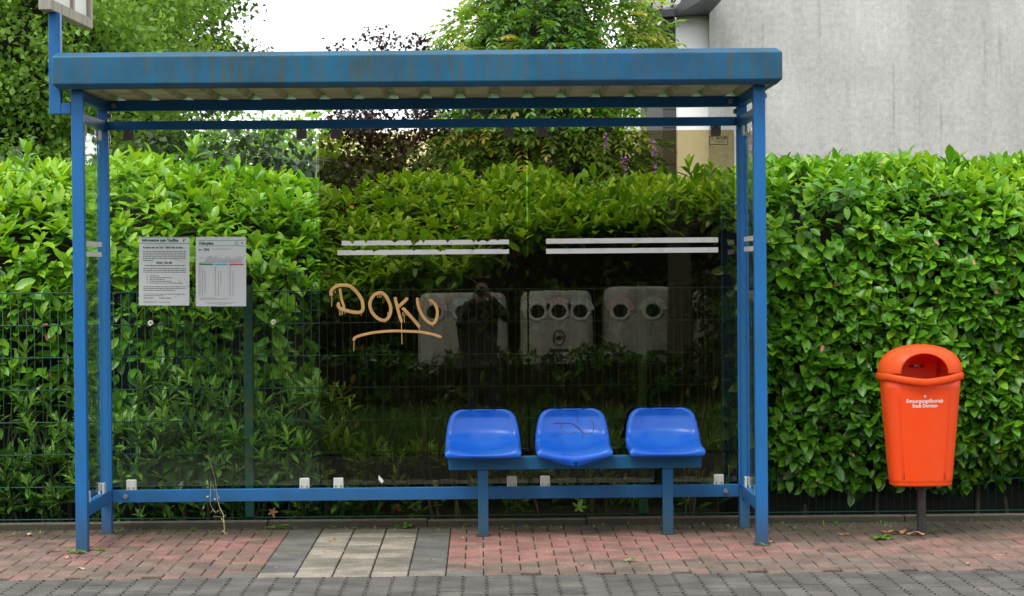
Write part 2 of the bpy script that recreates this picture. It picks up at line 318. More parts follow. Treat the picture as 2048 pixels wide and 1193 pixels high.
def leaf_mesh(name, kind, pos, d, nr, Ln, Wd, tint, mt, parent=None, curl=.18):
    tv, tf = template(kind); n = len(pos); k = len(tv)
    d = unit(d); s = unit(np.cross(d, nr)); nn = np.cross(s, d)
    if np.isscalar(curl): curl = np.full(n, curl)
    X = tv[None, :, 0] * Wd[:, None]; Y = tv[None, :, 1] * Ln[:, None]
    Z = tv[None, :, 2] * Wd[:, None] * 1.6 - curl[:, None] * (tv[None, :, 1] ** 2) * Ln[:, None]
    V = pos[:, None, :] + X[..., None] * s[:, None, :] + Y[..., None] * d[:, None, :] + Z[..., None] * nn[:, None, :]
    V = V.reshape(-1, 3); loops = []; starts = []; tot = []; c = 0
    flat = [i for f in tf for i in f]; sizes = [len(f) for f in tf]
    base = (np.arange(n) * k)[:, None]; LI = (base + np.array(flat)[None, :]).ravel()
    SZ = np.tile(np.array(sizes), n); ST = np.concatenate([[0], np.cumsum(SZ)[:-1]])
    me = bpy.data.meshes.new(name); me.vertices.add(len(V)); me.vertices.foreach_set('co', V.astype(np.float32).ravel())
    me.loops.add(len(LI)); me.loops.foreach_set('vertex_index', LI.astype(np.int32))
    me.polygons.add(len(SZ)); me.polygons.foreach_set('loop_start', ST.astype(np.int32))
    try: me.polygons.foreach_set('loop_total', SZ.astype(np.int32))
    except Exception: pass
    me.polygons.foreach_set('use_smooth', np.ones(len(SZ), bool))
    a = me.attributes.new('tint', 'FLOAT', 'FACE'); a.data.foreach_set('value', np.repeat(tint, len(sizes)).astype(np.float32))
    me.update(calc_edges=True); me.validate(); return link(name, me, mt, parent)
UPV = np.array([0, 0, 1.])
def rosettes(P, A, nl, L0, W0, spread=(28, 88), tint=None, step=.012, jit=.25):
    """shoots at P along axis A, nl leaves each -> leaf arrays"""
    n = len(P); A = unit(A); a1 = unit(np.cross(A, UPV + rng.normal(0, .2, (n, 3)))); a2 = np.cross(A, a1)
    ph0 = rng.uniform(0, 6.28, n); out = [[], [], [], [], [], []]
    for k in range(nl):
        ph = ph0 + k * 2.399 + rng.normal(0, jit, n); q = k / max(1, nl - 1)
        ang = np.radians(spread[0] + (spread[1] - spread[0]) * q + rng.normal(0, 9, n))
        rd = a1 * np.cos(ph)[:, None] + a2 * np.sin(ph)[:, None]
        d = A * np.cos(ang)[:, None] + rd * np.sin(ang)[:, None]
        nr = A * np.sin(ang)[:, None] - rd * np.cos(ang)[:, None] + UPV * .45
        out[0].append(P - A * (k * step)); out[1].append(d); out[2].append(nr)
        sz = L0 * (.72 + .36 * min(1, q * 2)) * rng.uniform(.68, 1.28, n); out[3].append(sz); out[4].append(sz * W0 / L0 * rng.uniform(.85, 1.15, n))
        out[5].append(np.clip((tint if tint is not None else .5) + .16 - .34 * q + rng.normal(0, .09, n), 0, 1))
    return [np.concatenate(x) for x in out]
def cat(*ls): return [np.concatenate(x) for x in zip(*ls)]

# ------------------------------------------------------------------ ground, pavement, road
g = MB(); g.add([(-600, -600, -.05), (600, -600, -.05), (600, 900, -.05), (-600, 900, -.05)], [(0, 1, 2, 3)]); tag(g.build('ground', M_GRASSG), kind='structure')
g = MB(); g.add([(-30, 1.2, -.02), (30, 1.2, -.02), (30, 3.6, -.02), (-30, 3.6, -.02)], [(0, 1, 2, 3)]); tag(g.build('hedge_soil', M_SOIL), kind='structure')
g = MB(); g.add([(-60, -7.2, -.012), (60, -7.2, -.012), (60, -3.0, -.012), (-60, -3.0, -.012)], [(0, 1, 2, 3)]); tag(g.build('road', M_ASPHALT), kind='structure')
random.seed(3)
def paver(mb, x0, x1, y0, y1, t, mi=0, h=0.0, c=.0042, gap=.0029):
    x0 += gap; x1 -= gap; y0 += gap; y1 -= gap; h += random.uniform(-.0015, .0015); tx, ty = random.uniform(-.0012, .0012), random.uniform(-.0012, .0012)
    z = lambda x, y: h + tx * (x - x0) / .2 + ty * (y - y0) / .2
    o = [(x0, y0), (x1, y0), (x1, y1), (x0, y1)]; i_ = [(x0 + c, y0 + c), (x1 - c, y0 + c), (x1 - c, y1 - c), (x0 + c, y1 - c)]
    v = [(x, y, -.03) for x, y in o] + [(x, y, z(x, y) - .004) for x, y in o] + [(x, y, z(x, y)) for x, y in i_]
    f = [(8, 9, 10, 11)] + [(k, (k + 1) % 4, 4 + (k + 1) % 4, 4 + k) for k in range(4)] + [(4 + k, 4 + (k + 1) % 4, 8 + (k + 1) % 4, 8 + k) for k in range(4)]
    mb.add(v, f, mi, t)
def cells_tact(x, y):      # 0.2 m tile grid of the tactile strip: 0 brick, 1 dark, 2 white
    i = math.floor((x + .85) / .2 + 1e-6); j = math.floor((y + 1.2) / .2 + 1e-6)
    if j == 0: return 2 if 0 <= i <= 4 else (1 if i in (-1, 5) else 0)
    return 2 if 1 <= i <= 3 else (1 if i in (0, 4) else 0)
pv = MB(); u = .1
def btint(x, y):
    n = math.sin(x * 1.7 + 1) * .12 + math.sin(x * .6 + y * 2.3) * .13
    red = .82 if (-2.2 < x < 2.0 and -.62 < y < .9) else .42
    if y < -.75: red = .34
    return min(1, max(0, red + n + random.uniform(-.30, .30)))
for ix in range(-62, 70):
    for iy in range(-12, 12):
        c = (ix - iy) % 4; x, y = ix * u - .05, iy * u
        if c == 0: a = (x, x + 2 * u, y, y + u)
        elif c == 3: a = (x, x + u, y, y + 2 * u)
        else: continue
        a = list(a); a[3] = min(a[3], 1.13)
        # clip against tactile strip by trimming to cells
        x0, x1, y0, y1 = a
        rows = [(y0, y1)] if y1 - y0 < .15 else [(y0, y0 + u), (y0 + u, y1)]
        cl = [(xx, rr) for xx in ([x0] if x1 - x0 < .15 else [x0, x0 + u]) for rr in rows if rr[1] > rr[0] + .02]
        ok = [cells_tact(xx + .05, .5 * (rr[0] + rr[1])) == 0 for xx, rr in cl]
        if all(ok): paver(pv, x0, x1, y0, y1, btint(x0, y0))
        else:
            for (xx, rr), k in zip(cl, ok):
                if k: paver(pv, xx, xx + u, rr[0], rr[1], btint(xx, rr[0]))
for i in range(-1, 7):
    for j in range(12):
        y0 = -1.2 + j * .2; y1 = min(y0 + .2, 1.13); x0 = -.85 + i * .2
        if i > 5: continue
        k = cells_tact(x0 + .1, y0 + .1)
        if k == 0: continue
        dk = .82 if j not in (1, 2, 3) else .66
        t = random.uniform(.05, .32) if k == 1 else min(1, dk + random.uniform(-.26, .16))
        if k == 1:
            paver(pv, x0, x0 + .2, y0, (y0 + y1) / 2, t, 1); paver(pv, x0, x0 + .2, (y0 + y1) / 2, y1, min(1, t + random.uniform(-.1, .1)), 1)
        else: paver(pv, x0, x0 + .2, y0, y1, t, 1, gap=.0042)
tag(pv.build('pavement', [M_BRICK, M_TACT], attr=True), kind='structure')
g = MB(); g.add([(-30, -3.2, -.014), (30, -3.2, -.014), (30, 1.16, -.014), (-30, 1.16, -.014)], [(0, 1, 2, 3)]); tag(g.build('pavement_bed', M_JOINT), kind='structure')
# side lengths of pavement outside the paver field
for x0, x1 in ((-30, -6.3), (7.05, 30)):
    g = MB(); g.box(x0, x1, -1.2, 1.13, -.03, -.002, t=.4); tag(g.build('pavement', M_BRICK, attr=True), kind='structure')
# grey interlocking road pavers with zigzag long joints
rp = MB(); rw, rl = .122, .235
for ix in range(-44, 54):
    for iy in range(-9, 1):
        x = ix * rw; y0 = -1.2 + (iy - 1) * rl + (ix % 2) * rl / 2; y1 = y0 + rl
        if y0 > -1.215: continue
        def edge(xe, sgn):
            pts = []
            for k in range(9):
                yy = y0 + (y1 - y0) * k / 8; gz = ((yy / (rl / 3.0)) % 1.0); pts.append((xe + (.017 * (abs(gz - .5) * 4 - 1)), yy))
            return pts
        le = edge(x, 1); re_ = edge(x + rw, 1); gp = .0058
        poly = [(a + gp, b) for a, b in le] + [(a - gp, b) for a, b in re_[::-1]]
        poly = [(a, min(b, -1.204)) for a, b in poly]
        if max(b for a, b in poly) - min(b for a, b in poly) < .03: continue
        sq = [(a, b + (.0016 if abs(b - y0) < 1e-6 else (-.0016 if abs(b - y1) < 1e-6 else 0))) for a, b in poly]
        h = random.uniform(-.002, .001); n = len(sq); t = random.random()
        rp.add([(a, b, -.03) for a, b in sq] + [(a, b, h) for a, b in sq], [tuple(range(n))[::-1] and tuple(n + i for i in range(n))[::-1]] + [(i, i + n, (i + 1) % n + n, (i + 1) % n) for i in range(n)], 0, t)
o = rp.build('road_paving', M_ROADP, attr=True); tag(o, kind='structure')
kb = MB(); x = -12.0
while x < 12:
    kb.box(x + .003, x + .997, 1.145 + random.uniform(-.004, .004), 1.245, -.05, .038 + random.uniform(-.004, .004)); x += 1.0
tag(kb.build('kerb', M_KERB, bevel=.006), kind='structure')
# moss, grit and blades in the joints: stuff
bl = 420; P = np.stack([rng.uniform(-3.4, 4.4, bl), 1.13 - np.abs(rng.normal(0, .12, bl)), np.zeros(bl)], 1)
P2 = np.stack([np.round(rng.uniform(-32, 44, 200)) * .1 - .05, rng.uniform(-1.15, .9, 200), np.zeros(200)], 1); P = np.concatenate([P, P2])
d = unit(rng.normal(0, .7, P.shape) * [1, 1, 0] + [0, 0, .6])
o = leaf_mesh('joint_moss', 'narrow', P, d, rng.normal(0, 1, P.shape), rng.uniform(.008, .028, len(P)), rng.uniform(.004, .010, len(P)), rng.uniform(0, .8, len(P)), M_WEED); tag(o, 'tiny moss and grass growing in the paving joints', None, None, 'stuff')
gr = 900; P = np.stack([rng.uniform(-3.4, 4.4, gr), rng.uniform(-1.1, 1.24, gr) ** 1, np.full(gr, .001)], 1); P[:450, 1] = rng.uniform(.75, 1.13, 450); P[P[:, 1] > 1.14, 2] = .04
o = leaf_mesh('leaf_litter', 'small', P, unit(rng.normal(0, 1, P.shape) * [1, 1, .15]), np.tile(UPV, (gr, 1)) + rng.normal(0, .15, (gr, 3)), rng.uniform(.005, .018, gr), rng.uniform(.004, .012, gr), rng.uniform(0, .9, gr), M_DRY); tag(o, 'scattered specks of brown leaf litter along the kerb', None, None, 'stuff')

# ------------------------------------------------------------------ bus shelter
SH = thing('bus_shelter', 'blue steel bus shelter with flat roof and glass rear wall', 'bus shelter')
W2 = 1.965; D = .934; PH = 2.66
for sx in (-1, 1):
    for y in (0, D):
        hw = .034 if y == 0 else .031
        bx('post', M_BLUE, SH, sx * W2 - hw, sx * W2 + hw, y - .04 if y else 0.0, y + .03 if y else .075, -.02, PH if y == 0 else 2.662)
for sx in (-1, 1):
    for y0_, y1_ in ((0, .075), (D - .04, D + .03)): bx('base_gap', M_JOINT, SH, sx * W2 - .046, sx * W2 + .046, y0_ - .012, y1_ + .012, -.01, .0032, bevel=0)
# aluminium holding profiles on the rear posts
for sx in (-1, 1): bx('pane_profile', M_BLUE, SH, sx * (W2 - .035) - .004, sx * (W2 - .035) + .004, D - .07, D - .042, .27, 2.48, bevel=.002)
bx('lower_rail', M_BLUE, SH, -W2 + .032, W2 - .032, D - .022, D + .02, .190, .268)
bx('upper_rail', M_BLUE, SH, -W2 + .032, W2 - .032, D - .022, D + .02, 2.482, 2.536)
bx('rear_beam', M_BLUE, SH, -W2 + .032, W2 - .032, D - .025, D + .028, 2.598, 2.6625)
for sx in (-1, 1):
    xa = sx * W2
    bx('side_rail', M_BLUE, SH, xa - .022, xa + .022, .076, D - .041, .190, .268)
    bx('side_rail', M_BLUE, SH, xa - .022, xa + .022, .076, D - .041, 2.482, 2.536)
    bx('side_rail', M_BLUE, SH, xa - .024, xa + .024, .076, D - .041, 2.600, 2.6615)
# roof frame: one profile swept round three sides, open at the rear
prof = [(.13, 2.866), (.030, 2.864), (0, 2.838), (0, 2.684), (.030, 2.656), (.052, 2.656), (.052, 2.80), (.13, 2.80)]
def rring(path): return path
rf = MB(); XF, YF, YB = 2.083, -.125, 1.12
rings = []
for cxs, where in ((-1, 'b'), (-1, 'f'), (1, 'f'), (1, 'b')):
    rings.append([(cxs * (XF - o_), (YB if where == 'b' else YF + o_), z) for o_, z in prof])
rf.loft(rings); rfo = rf.build('roof_frame', M_FASCIA, SH, bevel=.005)
cp = MB(); per = .2095; xs = []; x = -2.03
k0 = -10
pts = []
for k in range(-10, 11):
    c = .02 + k * per
    for dx, z in ((-.040, 2.6665), (-.020, 2.706), (.020, 2.706), (.040, 2.6665)):
        if -2.028 < c + dx < 2.028: pts.append((c + dx, z))
pts = [(-2.028, 2.6665)] + pts + [(2.028, 2.6665)]
cp.add([(a, y, b) for a, b in pts for y in (-.07, 1.11)], [(2 * i, 2 * i + 2, 2 * i + 3, 2 * i + 1) for i in range(len(pts) - 1)])
cp.build('roof_sheet', M_CREAM, SH, solid=.0016)
M_CLOSE = bpy.data.materials.new('pale_closure'); M_CLOSE.use_nodes = True; _p = M_CLOSE.node_tree.nodes['Principled BSDF']; _p.inputs['Base Color'].default_value = (.85, .88, .9, 1)
_t = N(M_CLOSE, 'ShaderNodeBsdfTranslucent'); _t.inputs[0].default_value = (.95, .98, 1, 1); _s = N(M_CLOSE, 'ShaderNodeMixShader'); _s.inputs[0].default_value = .7; L(M_CLOSE, _p.outputs[0], _s.inputs[1]); L(M_CLOSE, _t.outputs[0], _s.inputs[2]); L(M_CLOSE, _s.outputs[0], M_CLOSE.node_tree.nodes['Material Output'].inputs[0])
for k in range(-9, 10):
    c = .02 + k * per; m_b = MB(); q4 = [(-.0385, 2.6668), (.0385, 2.6668), (.0192, 2.7045), (-.0192, 2.7045)]
    m_b.add([(c + a, y, b) for y in (1.07, 1.074) for a, b in q4], [(0, 1, 2, 3), (7, 6, 5, 4)] + [(i, 4 + i, 4 + (i + 1) % 4, (i + 1) % 4) for i in range(4)]); m_b.build('rib_closure', M_CLOSE, SH)
# panes (top leaning back a hair, as hung in their clips)
TILT = .0100
def yp(z, x=0, k=0, xc=0): return .947 + (z - 1.37) * TILT + (x - xc) * k
def pane(x0, x1, z0, z1, m, k=0, label=None):
    mb = MB(); mb.box(x0, x1, -.004, .004, z0, z1); xc = (x0 + x1) / 2
    mb.v = [(x, y + yp(z, x, k, xc), z) for x, y, z in mb.v]
    o = mb.build('glass_pane', m, SH)
    if label: o['label'] = label
    return o
P1 = pane(-1.925, -.658, .288, 2.462, M_CLEAR, 0, 'clear glass pane with two paper notices')
P2 = pane(-.644, .633, .286, 2.459, M_TINT, .0000, 'bronze tinted glass pane with graffiti and torn white stripes')
P3 = pane(.644, 1.922, .284, 2.458, M_TINT, -.0013, 'bronze tinted glass pane with two clean white stripes')
SP = []
for sx in (-1, 1):
    o = bx('glass_pane', M_SIDE, SH, sx * W2 - .004, sx * W2 + .004, .105, D - .075, .288, 2.43, bevel=0); SP.append(o); o['label'] = 'clear side pane at the %s end' % ('left' if sx < 0 else 'right')
# warning stripes
def stripe(par, poly_top, x0, x1, z0, z1, seed, rag):
    random.seed(seed); n = 90; top = []; bot = []
    for i in range(n + 1):
        x = x0 + (x1 - x0) * i / n; zt = z1; zb = z0
        if rag and i > 0:
            r = .62 * math.sin(i * .83 + seed * 2.1) * math.sin(i * .29 + seed) + .45 * math.sin(i * .157 + seed * .7) + random.uniform(-.18, .18)
            if r > .35: zt -= rag * min(1, (r - .35) * 1.5) * (1.6 if x < x0 + .3 * (x1 - x0) else .9)
            if random.random() < .05: zt -= rag * .9
        top.append((x, zt)); bot.append((x, zb))
    mb = MB(); v = []
    for (x, a), (_, b) in zip(top, bot):
        for z in (a, b): v += [(x, yp(z) - .0055, z), (x, yp(z) - .0042, z)]
    f = []
    for i in range(n):
        a = 4 * i; b = a + 4; f += [(a, a + 2, b + 2, b), (a, b, b + 1, a + 1), (a + 2, a + 3, b + 3, b + 2)]
    mb.add(v, f); return mb.build('warning_stripe', M_WHITE, par)
stripe(P2, 0, -.508, .524, 1.762, 1.791, 3, .020); stripe(P2, 0, -.534, .524, 1.703, 1.733, 8, .008)
stripe(P3, 0, .753, 1.817, 1.763, 1.794, 1, 0); stripe(P3, 0, .753, 1.817, 1.701, 1.732, 2, 0)
for sx, pa, a, b in ((-1, SP[0], .18, .80), (1, SP[1], .14, .80)):
    for z in (1.704, 1.765):
        xx = sx * W2; s = -sx; bx('warning_stripe', M_WHITE, pa, xx + s * .0044 - .0006, xx + s * .0044 + .0006, a, b, z, z + .029, bevel=0)
# clips, bolts
def clip(x, z, up):
    mb = MB(); h = .062
    z0, z1 = (z - .045, z + .022) if up else (z - .036, z + .032)
    y = yp(z)
    mb.box(x - .031, x + .031, y - .020, y - .0055, z0, z1); mb.box(x - .031, x + .031, y + .0055, y + .018, z0, z1)
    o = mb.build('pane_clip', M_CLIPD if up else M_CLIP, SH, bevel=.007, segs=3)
    for s in (-1, 1):
        q = MB(); zz = z + .012 if up else z - .018
        q.tube([(x + s * .016, y - .0205, zz), (x + s * .016, y - .0235, zz)], .007, 8); q.build('screw', M_STEEL, o)
for x in (-1.815, -.749, -.540, .530, .735, 1.808):
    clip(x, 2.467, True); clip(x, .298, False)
def sclip(sx, y, z, up):
    mb = MB(); z0, z1 = (z - .045, z + .022) if up else (z - .036, z + .034); xx = sx * W2
    mb.box(xx - .018, xx - .0055, y - .03, y + .03, z0, z1); mb.box(xx + .0055, xx + .018, y - .03, y + .03, z0, z1); mb.build('pane_clip', M_CLIP, SH, bevel=.006)
for sx in (-1, 1):
    for y in (.2, .74): sclip(sx, y, 2.452, True); sclip(sx, y, .298, False)
def bolt(p, d, r=.011, h=.014):
    mb = MB(); p = Vector(p); d = Vector(d); mb.tube([p, p + d * h * .55], r * 1.4, 12); mb.tube([p + d * h * .5, p + d * h], r, 6); mb.build('bolt', M_STEEL, SH)
for sx in (-1, 1):
    bolt((sx * (W2 - .115), D - .022, .228), (0, -1, 0)); bolt((sx * (W2 - .07), D - .025, 2.63), (0, -1, 0))
    bolt((sx * (W2 + .034), .04, 2.60), (sx, 0, 0)); bolt((sx * (W2 - .031), D, 2.57), (-sx, 0, 0), .012, .02)
# arm for the sign at the left end
mb = MB(); mb.box(-2.125, -2.058, .004, .07, 2.523, 3.105); mb.build('sign_arm', M_BLUE, SH, bevel=.004)
mb = MB(); mb.box(-2.056, -W2 - .036, .004, .07, 2.523, 2.585); mb.build('arm_bracket', M_BLUE, SH, bevel=.004)
# graffiti on the middle pane
def gz(px, py):
    X = -1.754 + (px - 278) / 323.7 + (py - 475) * .0000262; Z = 1.823 - (py - 475) / 323.7 - (px - 278) * .0000262; return X, Z
def zm(p): return gz(640 + p[0] / 6.627, 540 + p[1] / 6.627)
def smooth_path(pts, n=8, closed=False):
    out = []; N_ = len(pts)
    for i in range(N_ - 1):
        p0, p1, p2, p3 = [np.array(pts[max(0, min(N_ - 1, j))], float) for j in (i - 1, i, i + 1, i + 2)]
        for k in range(n):
            t = k / n; out.append(.5 * ((2 * p1) + (-p0 + p2) * t + (2 * p0 - 5 * p1 + 4 * p2 - p3) * t * t + (-p0 + 3 * p1 - 3 * p2 + p3) * t ** 3))
    out.append(np.array(pts[-1], float)); return out
gf = MB(); lift = [0.0]
def stroke(pts, wpx, end=.75, drip=False):
    lift[0] += .00025; sp = smooth_path(pts); n = len(sp); P = []; Rr = []
    for i, p in enumerate(sp):
        X, Z = zm(p); P.append((X, yp(Z) - .0046 - lift[0], Z)); q = i / (n - 1)
        r = wpx / 6.627 / 323.7 / 2; e = min(1, min(q, 1 - q) * n / 3 + .35) if not drip else (1 if q > .9 else .8)
        Rr.append(r * e)
    gf.tube(P, Rr, 10, sq=.05)
stroke([(125, 345), (122, 290), (150, 245), (210, 208), (280, 200), (360, 210), (430, 260), (490, 330), (530, 410), (540, 480), (535, 530), (500, 560), (430, 560), (350, 545), (280, 525), (225, 495), (215, 455), (235, 440)], 46)
stroke([(238, 245), (250, 320), (262, 400), (285, 470), (292, 515)], 34)
stroke([(770, 300), (700, 325), (650, 390), (632, 470), (660, 560), (720, 630), (790, 665), (850, 655), (895, 590), (908, 500), (880, 410), (840, 340), (790, 302), (750, 303)], 44)
stroke([(968, 358), (975, 410), (990, 470), (1010, 560), (1030, 630), (1048, 692)], 40)
stroke([(1135, 370), (1085, 420), (1040, 460), (1010, 490)], 44)
stroke([(1060, 500), (1120, 560), (1190, 640), (1250, 710), (1285, 760)], 44)
stroke([(1262, 365), (1265, 430), (1285, 520), (1330, 610), (1390, 680), (1450, 710), (1495, 680), (1520, 600), (1520, 520), (1490, 450), (1440, 405), (1415, 405)], 40)
stroke([(412, 940), (425, 900), (500, 868), (640, 835), (800, 815), (960, 808), (1120, 812), (1300, 822), (1450, 850), (1575, 890)], 36)
for a in ([(130, 340), (132, 400), (126, 485)], [(228, 530), (230, 600)], [(248, 530), (250, 600)], [(270, 530), (270, 590)], [(300, 530), (302, 585)], [(515, 560), (516, 605)], [(738, 320), (738, 368)], [(765, 320), (766, 372)], [(785, 320), (784, 360)], [(1048, 690), (1047, 820), (1050, 985)], [(1080, 560), (1086, 700)], [(1062, 560), (1064, 610)], [(1283, 760), (1279, 815)], [(414, 950), (411, 1010), (409, 1072)], [(868, 560), (868, 610)], [(828, 670), (828, 700)], [(1440, 420), (1438, 470)], [(1460, 720), (1461, 752)], [(178, 270), (177, 310)], [(1108, 570), (1110, 605)]):
    stroke(a, 11, drip=True)
gf.build('graffiti', M_TAG, P2, smooth=True)
# maker's label printed on the right pane
ml = MB()
def pl(x, z, h=0): return (x, yp(z) - .0046 - h, z)
def pbox(mb, x0, x1, z0, z1, mi=0, h=0.0, fn=pl): mb.add([fn(x0, z0, h), fn(x1, z0, h), fn(x1, z1, h), fn(x0, z1, h)], [(0, 1, 2, 3)], mi)
for a in ((1.768, 1.882, 2.416, 2.420), (1.768, 1.882, 2.365, 2.369), (1.767, 1.771, 2.3692, 2.4158), (1.879, 1.883, 2.3692, 2.4158)): pbox(ml, *a)
add_text(ml, 'ZIEGLER', .019, lambda x, y, h: pl(1.840 + x, 2.398 + y, h + .0002), bold=.001, width=.068)
ring = [(1.787 + .0085 * math.cos(a * .4), 2.404 + .0085 * math.sin(a * .4)) for a in range(17)]
ml.tube([pl(a, b, .0003) for a, b in ring], .0012, 5); add_text(ml, 'Z', .013, lambda x, y, h: pl(1.787 + x, 2.3995 + y, h))
for z, a, b in ((2.388, 1.80, 1.868), (2.381, 1.80, 1.860)): pbox(ml, a, b, z, z + .0022)
ml.build('maker_label', M_PRINTB, P3)
# scrap of white sticker
mb = MB(); v = [(-.292, .345), (-.283, .333), (-.268, .318), (-.262, .305), (-.274, .292), (-.283, .303), (-.294, .316)]
mb.add([(x, yp(z) - .0052, z) for x, z in v] + [(x, yp(z) - .0043, z) for x, z in v], [tuple(range(7))[::-1]] + [(i, (i + 1) % 7, 7 + (i + 1) % 7, 7 + i) for i in range(7)])
tag(mb.build('sticker_scrap', M_WHITE), 'torn white scrap of sticker low on the tinted pane', 'sticker')

# ------------------------------------------------------------------ notices on the clear pane
def notice(name, label, x0, x1, z0, z1, rot):
    T = thing(name, label, 'notice', None, ((x0 + x1) / 2, yp((z0 + z1) / 2) - .005, (z0 + z1) / 2)); T.rotation_euler = (-TILT, rot, 0)
    w_, h_ = x1 - x0, z1 - z0; mb = MB(); mb.box(-w_ / 2, w_ / 2, -.0016, .0005, -h_ / 2, h_ / 2); mb.build('sheet', M_PAPER, T); return T, w_, h_
def nf(h0=0.0): return lambda x, z, h=0: (x, -.0022 - h, z)
f0 = nf()
def words(mb, x0, x1, z, hgt, seed, mi=0, dens=1.0):
    random.seed(seed); x = x0
    while x < x1 - .004:
        l = min(random.uniform(.006, .022), x1 - x); pbox(mb, x, x + l, z, z + hgt, mi, 0, f0); x += l + .0035
T, w_, h_ = notice('notice', 'taxi bus information notice with creased plastic sleeve and bullet list', -1.757, -1.447, 1.402, 1.824, .012)
t = MB(); gpr = MB()
pbox(gpr, -.155, .155, .170, .174, 0, 0, f0); pbox(gpr, -.155, .155, .2065, .209, 0, 0, f0); gpr.build('green_line', M_GREENP, T)
add_text(t, 'Information zum TaxiBus', .027, lambda x, y, h: f0(-.137 + x, .182 + y, h), 'LEFT', bold=.0012, width=.222)
add_text(t, 'Kommt wie ein Taxi – fährt wie ein Bus', .017, lambda x, y, h: f0(-.130 + x, .140 + y, h), 'LEFT', bold=.0011, width=.243)
add_text(t, '02366 / 186-186', .017, lambda x, y, h: f0(0 + x, .046 + y, h), bold=.0011, width=.095)
add_text(t, 'V', .03, lambda x, y, h: f0(.118 + x, .181 + y, h), bold=.0008, shear=.3)
for i, z in enumerate((.120, .109, .098, .087, .076)): words(t, -.130, .135 - (.0 if i < 4 else .0), z, .0042, 10 + i)
words(t, -.130, -.06, .063, .0042, 20); words(t, -.120, .130, .032, .0052, 21)
for i, z in enumerate((.014, .003, -.008)): words(t, -.128, .135, z, .0042, 30 + i)
for i, z in enumerate((-.031, -.042, -.053, -.064, -.075)):
    pbox(t, -.106, -.101, z, z + .005, 0, 0, f0); words(t, -.088, (-.03, .05, .0, .05, .12)[i], z, .0042, 40 + i)
for i, z in enumerate((-.098, -.109, -.120)): words(t, -.128, .135 if i < 2 else .07, z, .0042, 50 + i)
for i, z in enumerate((-.143, -.153)): words(t, -.126, .135 if i < 1 else .0, z, .0036, 60 + i)
words(t, -.126, -.06, -.168, .005, 70); words(t, -.03, .045, -.168, .005, 71); words(t, -.126, -.04, -.186, .0026, 72); words(t, -.03, .04, -.193, .0034, 73); words(t, -.126, -.05, -.195, .0026, 74)
t.build('print', M_BLACK, T)
cr = MB()
for a in ([(-.12, .16), (-.05, .163), (.04, .155), (.09, .14), (.14, .145)], [(.06, .075), (.10, .062), (.14, .052)], [(-.10, .07), (-.07, .03), (-.055, .015)], [(.09, -.05), (.105, -.085)], [(.125, -.045), (.15, -.10)], [(.06, -.165), (.085, -.148), (.10, -.135)]):
    cr.tube([(x, -.0024, z) for x, z in a], .0009, 5)
cr.build('sleeve_crease', M_GREYPRINT, T)
T, w_, h_ = notice('notice', 'bus timetable notice with green, blue and red column heads', -1.407, -1.098, 1.394, 1.822, .006)
t = MB(); gr_ = MB(); b_ = MB(); r_ = MB()
pbox(gr_, -.140, .148, .191, .194, 0, 0, f0); pbox(gr_, -.140, .148, .157, .160, 0, 0, f0); pbox(gr_, -.135, -.048, .040, .050, 0, 0, f0)
pbox(b_, -.040, .040, .039, .049, 0, 0, f0); pbox(r_, .050, .140, .039, .049, 0, 0, f0)
gr_.build('green_line', M_GREENP, T); b_.build('blue_bar', M_BLUEP, T); r_.build('red_bar', M_REDP, T)
add_text(t, 'Fahrplan', .026, lambda x, y, h: f0(-.133 + x, .166 + y, h), 'LEFT', bold=.0014, width=.085)
add_text(t, '276', .021, lambda x, y, h: f0(-.107 + x, .128 + y, h), 'LEFT', bold=.0014, width=.033); pbox(t, -.140, -.114, .131, .137, 0, 0, f0)
add_text(t, 'Reckling. Bezirksstraße', .0095, lambda x, y, h: f0(-.05 + x, .136 + y, h), 'LEFT', width=.112)
add_text(t, 'V', .018, lambda x, y, h: f0(.132 + x, .168 + y, h), bold=.0008)
t.tube([f0(.096 + .009 * math.cos(a * .4), .175 + .009 * math.sin(a * .4)) for a in range(17)], .0012, 5)
words(t, -.132, -.11, .082, .003, 80); words(t, -.132, -.104, .053, .003, 81)
random.seed(5)
for i in range(38):
    x = -.098 + i * .0061; l = random.uniform(.012, .036); t.add([f0(x, .063), f0(x + .0016, .063), f0(x + .0016 + l * .45, .063 + l), f0(x + l * .45, .063 + l)], [(0, 1, 2, 3)]); pbox(t, x - .0014, x + .0024, .056, .061, 0, .0001, f0)
t.build('print', M_BLACK, T)
t = MB()
for c, rows in ((-.133, 19), (-.117, 18), (-.101, 15), (-.036, 19), (-.018, 17), (-.003, 9), (.054, 19), (.071, 16)):
    st = {-.117: 1, -.101: 2, -.018: 3, -.003: 3, .071: 3}.get(c, 0)
    for i in range(st, min(19, st + rows)): pbox(t, c, c + .0055, .027 - i * .0098, .027 - i * .0098 + .0052, 0, 0, f0)
for i in range(20): pbox(t, -.138, .140, .0345 - i * .0098, .0349 - i * .0098, 0, .0001, f0)
for x in (-.140, -.045, .0455, .142): pbox(t, x, x + .0006, -.155, .05, 0, .0002, f0)
for i, z in enumerate((-.163, -.168, -.174)): words(t, -.132, (-.03, .07, .04)[i], z, .0026, 90 + i)
for i, z in enumerate((-.192, -.199, -.205)): words(t, (-.1, -.08, -.03)[i], (.1, .08, .03)[i], z, .0028, 95 + i)
t.build('small_print', M_GREYPRINT, T)

